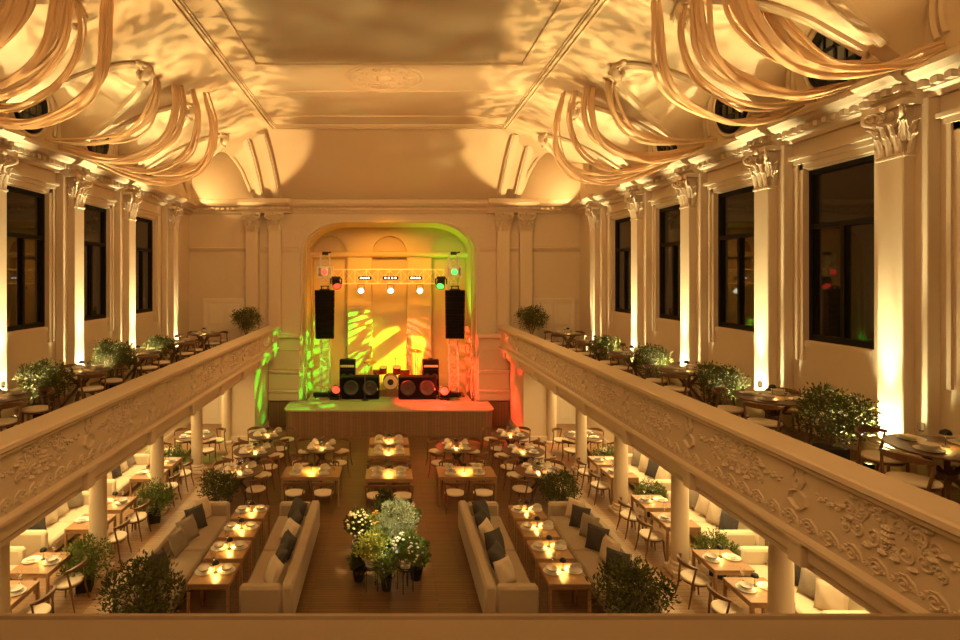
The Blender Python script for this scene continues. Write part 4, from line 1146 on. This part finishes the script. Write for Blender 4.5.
# ------------------------------------------------------------------ ceiling drapes
def swag(s, pts, wid, seed, label, strands=5):
    """pts: control points for the right-hand side; bunched cloth hanging from the vault groin to the cornice, gathered into strands"""
    r = random.Random(seed)
    kx = 1.0 if s > 0 else 1.05
    P_ = [Vector((s*p[0]*kx, p[1], p[2])) for p in pts]
    Q = [P_[0]*2-P_[1]]+P_+[P_[-1]*2-P_[-2]]
    path = []
    for i in range(1, len(Q)-2):
        for j in range(7):
            t = j/7; a, b_, c, d = Q[i-1], Q[i], Q[i+1], Q[i+2]
            path.append(.5*((2*b_)+(c-a)*t+(2*a-5*b_+4*c-d)*t*t+(3*b_-a-3*c+d)*t**3))
    path.append(P_[-1]); n = len(path)
    b = MB(); sw = 1.2*wid/strands
    for m_ in range(strands):
        off = (m_+.5)/strands-.5; ph = [r.uniform(0, 6.28) for _ in range(4)]; drop = r.uniform(-.05, .10)+.10*abs(off); vs = []; nv = 12; wk = r.uniform(.75, 1.35)
        for i, p in enumerate(path):
            t = i/(n-1); tan = (path[min(i+1, n-1)]-path[max(i-1, 0)]).normalized()
            wdir = Vector((-.40*s, 1, .5)); wdir = (wdir-tan*wdir.dot(tan)).normalized(); nn = tan.cross(wdir).normalized()
            env = .35+.65*math.sin(PI*min(1, max(0, t*.94+.05)))**.7
            c0 = p+wdir*(1.2*wid*off*env+.03*math.sin(3*t+ph[0])*env)+Vector((0, 0, -drop*math.sin(PI*t)))+nn*(.05*math.sin(2.3*PI*t+ph[1])*env)
            tw = .7*math.sin(2.2*t+ph[2])
            for j in range(nv+1):
                v = j/nv-.5
                h = sw*.32*math.cos(2*PI*v*1.5+ph[3]+1.2*t)+sw*.16*math.cos(2*PI*v*3.1+ph[0]+2*t)
                lx = v*sw*wk*1.25*env; ly = h*env
                q = c0+wdir*(lx*math.cos(tw)-ly*math.sin(tw))+nn*(lx*math.sin(tw)+ly*math.cos(tw))
                q.x = max(-XW[-1]+.06, min(XW[1]-.06, q.x)); q.z = min(q.z, vault(q.x, q.y)-.03); vs.append(tuple(q))
        b.add(vs, [(i*(nv+1)+j, (i+1)*(nv+1)+j, (i+1)*(nv+1)+j+1, i*(nv+1)+j+1) for i in range(n-1) for j in range(nv)])
    o = b.build('draped_swag', M['drape'], None, fix=False, ang=80)
    md_ = o.modifiers.new('thickness', 'SOLIDIFY'); md_.thickness = .005
    tag(o, label, 'drape', 'fabric swags between vault and cornice')
NEAR = [([(4.55, 9.55, 10.62), (4.50, 9.35, 10.2), (4.58, 9.35, 9.25), (5.04, 9.55, 8.82), (5.90, 9.65, 8.50), (6.70, 9.7, 8.62), (7.18, 9.7, 8.80)], .24, 'outermost of the near swags, lowest over the cornice'),
        ([(5.05, 9.45, 10.62), (4.9, 9.4, 9.9), (5.15, 9.45, 9.25), (5.75, 9.5, 8.84), (6.4, 9.5, 8.72), (7.18, 9.4, 8.80)], .16, 'thin near swag nested inside the lowest one'),
        ([(4.80, 8.75, 10.75), (4.78, 8.6, 10.1), (4.95, 8.65, 9.4), (5.5, 8.75, 8.92), (6.3, 8.75, 8.68), (7.2, 8.70, 8.82)], .34, 'broad near swag, second from the stage'),
        ([(5.05, 8.0, 10.72), (4.92, 7.9, 9.75), (5.42, 7.9, 9.08), (6.15, 7.9, 8.78), (6.9, 7.7, 8.74), (7.25, 7.3, 8.84)], .40, 'broadest near swag nearest the gallery'),
        ([(5.75, 8.9, 10.6), (5.85, 8.8, 10.1), (6.15, 8.7, 9.5), (6.6, 8.5, 9.12), (7.3, 8.2, 8.95)], .30, 'short inner swag crossing the nearest round window')]
MID = [([(4.47, 14.3, 10.55), (4.24, 14.2, 9.75), (4.32, 14.35, 9.05), (4.75, 14.4, 8.55), (5.40, 14.3, 8.30), (6.2, 14.1, 8.40), (7.15, 13.8, 8.80)], .24, 'lowest of the mid-hall swags'),
       ([(4.75, 14.2, 10.62), (4.55, 14.1, 9.85), (4.75, 14.2, 9.15), (5.2, 14.2, 8.74), (5.8, 14.1, 8.55), (6.4, 13.75, 8.6), (7.15, 13.3, 8.82)], .20, 'mid-hall swag just above the lowest'),
       ([(4.95, 13.7, 10.66), (4.85, 13.6, 10.0), (5.05, 13.7, 9.35), (5.5, 13.75, 8.98), (6.1, 13.7, 8.80), (6.6, 13.3, 8.72), (7.2, 12.8, 8.82)], .42, 'thick main bundle of the mid-hall swags'),
       ([(5.15, 13.0, 10.62), (5.12, 12.95, 10.1), (5.35, 13.0, 9.5), (5.8, 13.0, 9.15), (6.4, 12.7, 8.92), (7.2, 12.3, 8.84)], .26, 'inner mid-hall swag starting at the cartouche'),
       ([(4.60, 14.8, 10.5), (4.45, 14.9, 9.8), (4.65, 15.0, 9.1), (5.1, 15.0, 8.7), (5.9, 14.8, 8.55), (7.15, 14.4, 8.80)], .16, 'thin mid-hall swag furthest up the hall')]
for s in (-1, 1):
    for k, (p, w, d) in enumerate(NEAR): swag(s, p, w, 50+k+10*s, 'pale cloth, %s, %s side' % (d, SN[s]))
    for k, (p, w, d) in enumerate(MID): swag(s, p, w*1.05, 70+k+10*s, 'pale cloth, %s, %s side' % (d, SN[s]))
# ------------------------------------------------------------------ lights
AMB = (1, .53, .19); WARM = (1, .60, .20); YEL = (1, .86, .44)
def gobo_or_dapple(o, scale, thr, soft=.03, kind='cells', lo=0.0):
    """break-up slide of a stage projector, and shadow dapple put into vault lamps: cells of a pattern laid out over the beam's own direction"""
    l = o.data; l.use_nodes = True; nt = l.node_tree; em = nt.nodes['Emission']; L = nt.links.new
    q = o.rotation_euler.to_matrix(); ax = [q @ Vector(v) for v in ((1, 0, 0), (0, 1, 0), (0, 0, -1))]
    g = nt.nodes.new('ShaderNodeNewGeometry'); dots = []
    for v in ax:
        d = nt.nodes.new('ShaderNodeVectorMath'); d.operation = 'DOT_PRODUCT'; d.inputs[1].default_value = v
        L(g.outputs['Incoming'], d.inputs[0]); dots.append(d.outputs['Value'])
    cb = nt.nodes.new('ShaderNodeCombineXYZ')
    for i in (0, 1):
        dv = nt.nodes.new('ShaderNodeMath'); dv.operation = 'DIVIDE'; L(dots[i], dv.inputs[0]); L(dots[2], dv.inputs[1]); L(dv.outputs[0], cb.inputs[i])
    mp = nt.nodes.new('ShaderNodeMapping'); mp.inputs['Scale'].default_value = (*scale, 1); L(cb.outputs[0], mp.inputs[0])
    if kind == 'cells':
        t = nt.nodes.new('ShaderNodeTexVoronoi'); t.feature = 'DISTANCE_TO_EDGE'; t.inputs['Scale'].default_value = 1; out_ = t.outputs['Distance']
    else:
        t = nt.nodes.new('ShaderNodeTexNoise'); t.inputs['Scale'].default_value = 1; t.inputs['Detail'].default_value = 2; out_ = t.outputs['Fac']
    L(mp.outputs[0], t.inputs['Vector'])
    r = nt.nodes.new('ShaderNodeMapRange'); r.inputs['From Min'].default_value = thr; r.inputs['From Max'].default_value = thr+soft; r.inputs['To Min'].default_value = lo
    L(out_, r.inputs['Value']); L(r.outputs[0], em.inputs['Strength'])
# pilaster uplights on the balcony floor
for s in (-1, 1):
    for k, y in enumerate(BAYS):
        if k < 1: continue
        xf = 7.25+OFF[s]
        t = thing('floor_uplight', 'small floor lamp at the foot of the wall pilaster, %s from the stage, %s side' % (ORD[len(BAYS)-1-k], SN[s]), 'lamp', (s*(xf-.30), y, ZB), 0, 'floor uplights')
        MB().lathe([(.07, 0), (.07, .12), (.055, .12), (.055, .10)], n=14, cap=False).lathe([(0, 0), (.07, 0)], n=14, cap=False).build('housing', M['black'], t, fix=False)
        MB().lathe([(0, .10), (.054, .10)], n=14, cap=False).build('lens', M['bulb'], t)
        spot((s*(xf-.30), y, ZB+.14), (s*(xf+.02), y, ZB+4.6), 3200, YEL, 25, .9, .03, 'pilaster_uplight')
        spot((s*(xf-.30), y, ZB+.14), (s*(xf+.1), y, ZB+.9), 520, YEL, 58, .9, .03, 'pilaster_uplight')
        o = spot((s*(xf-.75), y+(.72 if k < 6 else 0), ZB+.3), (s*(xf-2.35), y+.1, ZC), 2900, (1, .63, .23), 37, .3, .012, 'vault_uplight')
        if k < 6: gobo_or_dapple(o, (24, 24), .44, .10, 'noise', .22)  # noise in the lamp stands in for shadows of leaves and swags
        spot((s*(XW[s]-.06), y-.32, ZB+.5), (s*(XW[s]-.02), y-.32, ZB+4), 220, YEL, 15, .7, .02, 'pilaster_uplight')
        spot((s*(XW[s]-.06), y+.55, ZB+.5), (s*(XW[s]-.02), y+.62, ZB+4), 100, YEL, 15, .7, .02, 'pilaster_uplight')
# fill lamps above the cornice, added to softly brighten the lunettes
for s in (-1, 1):
    for k, y in enumerate(WINS):
        spot((s*(XW[s]-.40), y, 8.95), (s*(XW[s]-1.3), y, 11.2), 75, (1, .62, .22), 150, 1, .05, 'lunette_fill')
    spot((s*(XW[s]-.5), 21.2, 8.95), (s*6.2, 22.4, 10.0), 110, (1, .63, .23), 118, .2, .02, 'vault_uplight')
# light under the balconies
for s in (-1, 1):
    for y in (5.3, 8.4, 11.2, 14.0, 16.9, 19.4):
        area((s*6.7, y, 2.66), (s*6.7, y, 0), 82, (1, .68, .27), 1.2, 1.6, 'balcony_downlight')
# unseen fill panels, added for the hall's warm ambient wash
area((0, 2.6, 8.4), (0, 16, 3.6), 345, AMB, 6, 1.5, 'hall_fill')
area((0, 12.0, 10.7), (0, 12.0, 0), 30, AMB, 3, 8, 'hall_fill')
area((0, 12.5, 9.0), (0, 22, 5.8), 300, AMB, 6, 1.0, 'hall_fill')
# flower display picked out by a spotlight
spot((1.2, 8.2, 8.5), (0, 11.0, .9), 4600, (1, .88, .50), 13, .6, .05, 'flower_spot')
point((.0, 10.70, .55), 5, (1, .93, .72), .03, 'flower_lamp')

# stage
o = spot((1.72, 22.78, 5.33), (-3.0, 25.0, 2.2), 5200, (.06, 1, .03), 40, .1, .02, 'green_beam'); gobo_or_dapple(o, (4.5, 16), .12)
o = spot((1.75, 22.3, 5.33), (-4.75, 20.9, 1.4), 3800, (.06, 1, .03), 36, .1, .02, 'green_beam'); gobo_or_dapple(o, (7, 7), .14)
o = spot((-1.75, 22.3, 5.33), (4.75, 20.9, 1.2), 3000, (1, .06, .03), 36, .1, .02, 'red_beam'); gobo_or_dapple(o, (7, 7), .14)
o = spot((-1.72, 22.78, 5.33), (3.1, 25, 1.6), 9000, (1, .04, .02), 38, .1, .02, 'red_beam'); gobo_or_dapple(o, (5, 14), .10)
spot((-1.75, 22.2, 5.33), (2.4, 21.9, .9), 6000, (1, .05, .02), 42, .6, .05, 'red_beam')
spot((1.75, 22.2, 5.33), (-2.4, 21.6, .9), 500, (.08, 1, .04), 52, .6, .05, 'green_beam')
o = spot((-.6, 21.4, 5.9), (.45, 25, 2.1), 4200, (1, .90, .03), 34, .15, .05, 'yellow_beam'); gobo_or_dapple(o, (3, 3), .10)
spot((0, 19.6, 8.0), (0, 25, 4.4), 1900, (1, .36, .015), 74, .8, .3, 'amber_wash')
spot((2.7, 23.9, 3.4), (3.1, 24.0, 8.2), 600, (.30, 1, .02), 80, 1, .2, 'green_wash')
spot((-2.7, 23.9, 3.4), (-2.7, 24.2, 8.2), 160, (1, .35, .02), 110, .8, .2, 'amber_wash')
point((1.95, 21.85, 1.55), 45, (1, .05, .03), .08, 'red_floor_lamp')

# ------------------------------------------------------------------ world, camera, view
w = bpy.data.worlds.new('night'); bpy.context.scene.world = w; w.use_nodes = True
w.node_tree.nodes['Background'].inputs['Color'].default_value = (.002, .002, .003, 1)
cam = bpy.data.cameras.new('camera'); co = bpy.data.objects.new('camera', cam); C.objects.link(co)
co.location = (0, 0, H); co.rotation_euler = (PI/2, 0, 0)
cam.sensor_width = 36; cam.lens = 36*560/960; cam.shift_x = 91/960; cam.shift_y = -42/960; cam.clip_start = .05; cam.clip_end = 200
sc = bpy.context.scene; sc.camera = co
vs_ = sc.view_settings; vs_.view_transform = 'Standard'; vs_.look = 'None'; vs_.gamma = 1; vs_.exposure = 0; vs_.use_curve_mapping = False
sc.cycles.use_denoising = True; sc.cycles.max_bounces = 6; sc.cycles.sample_clamp_indirect = 6
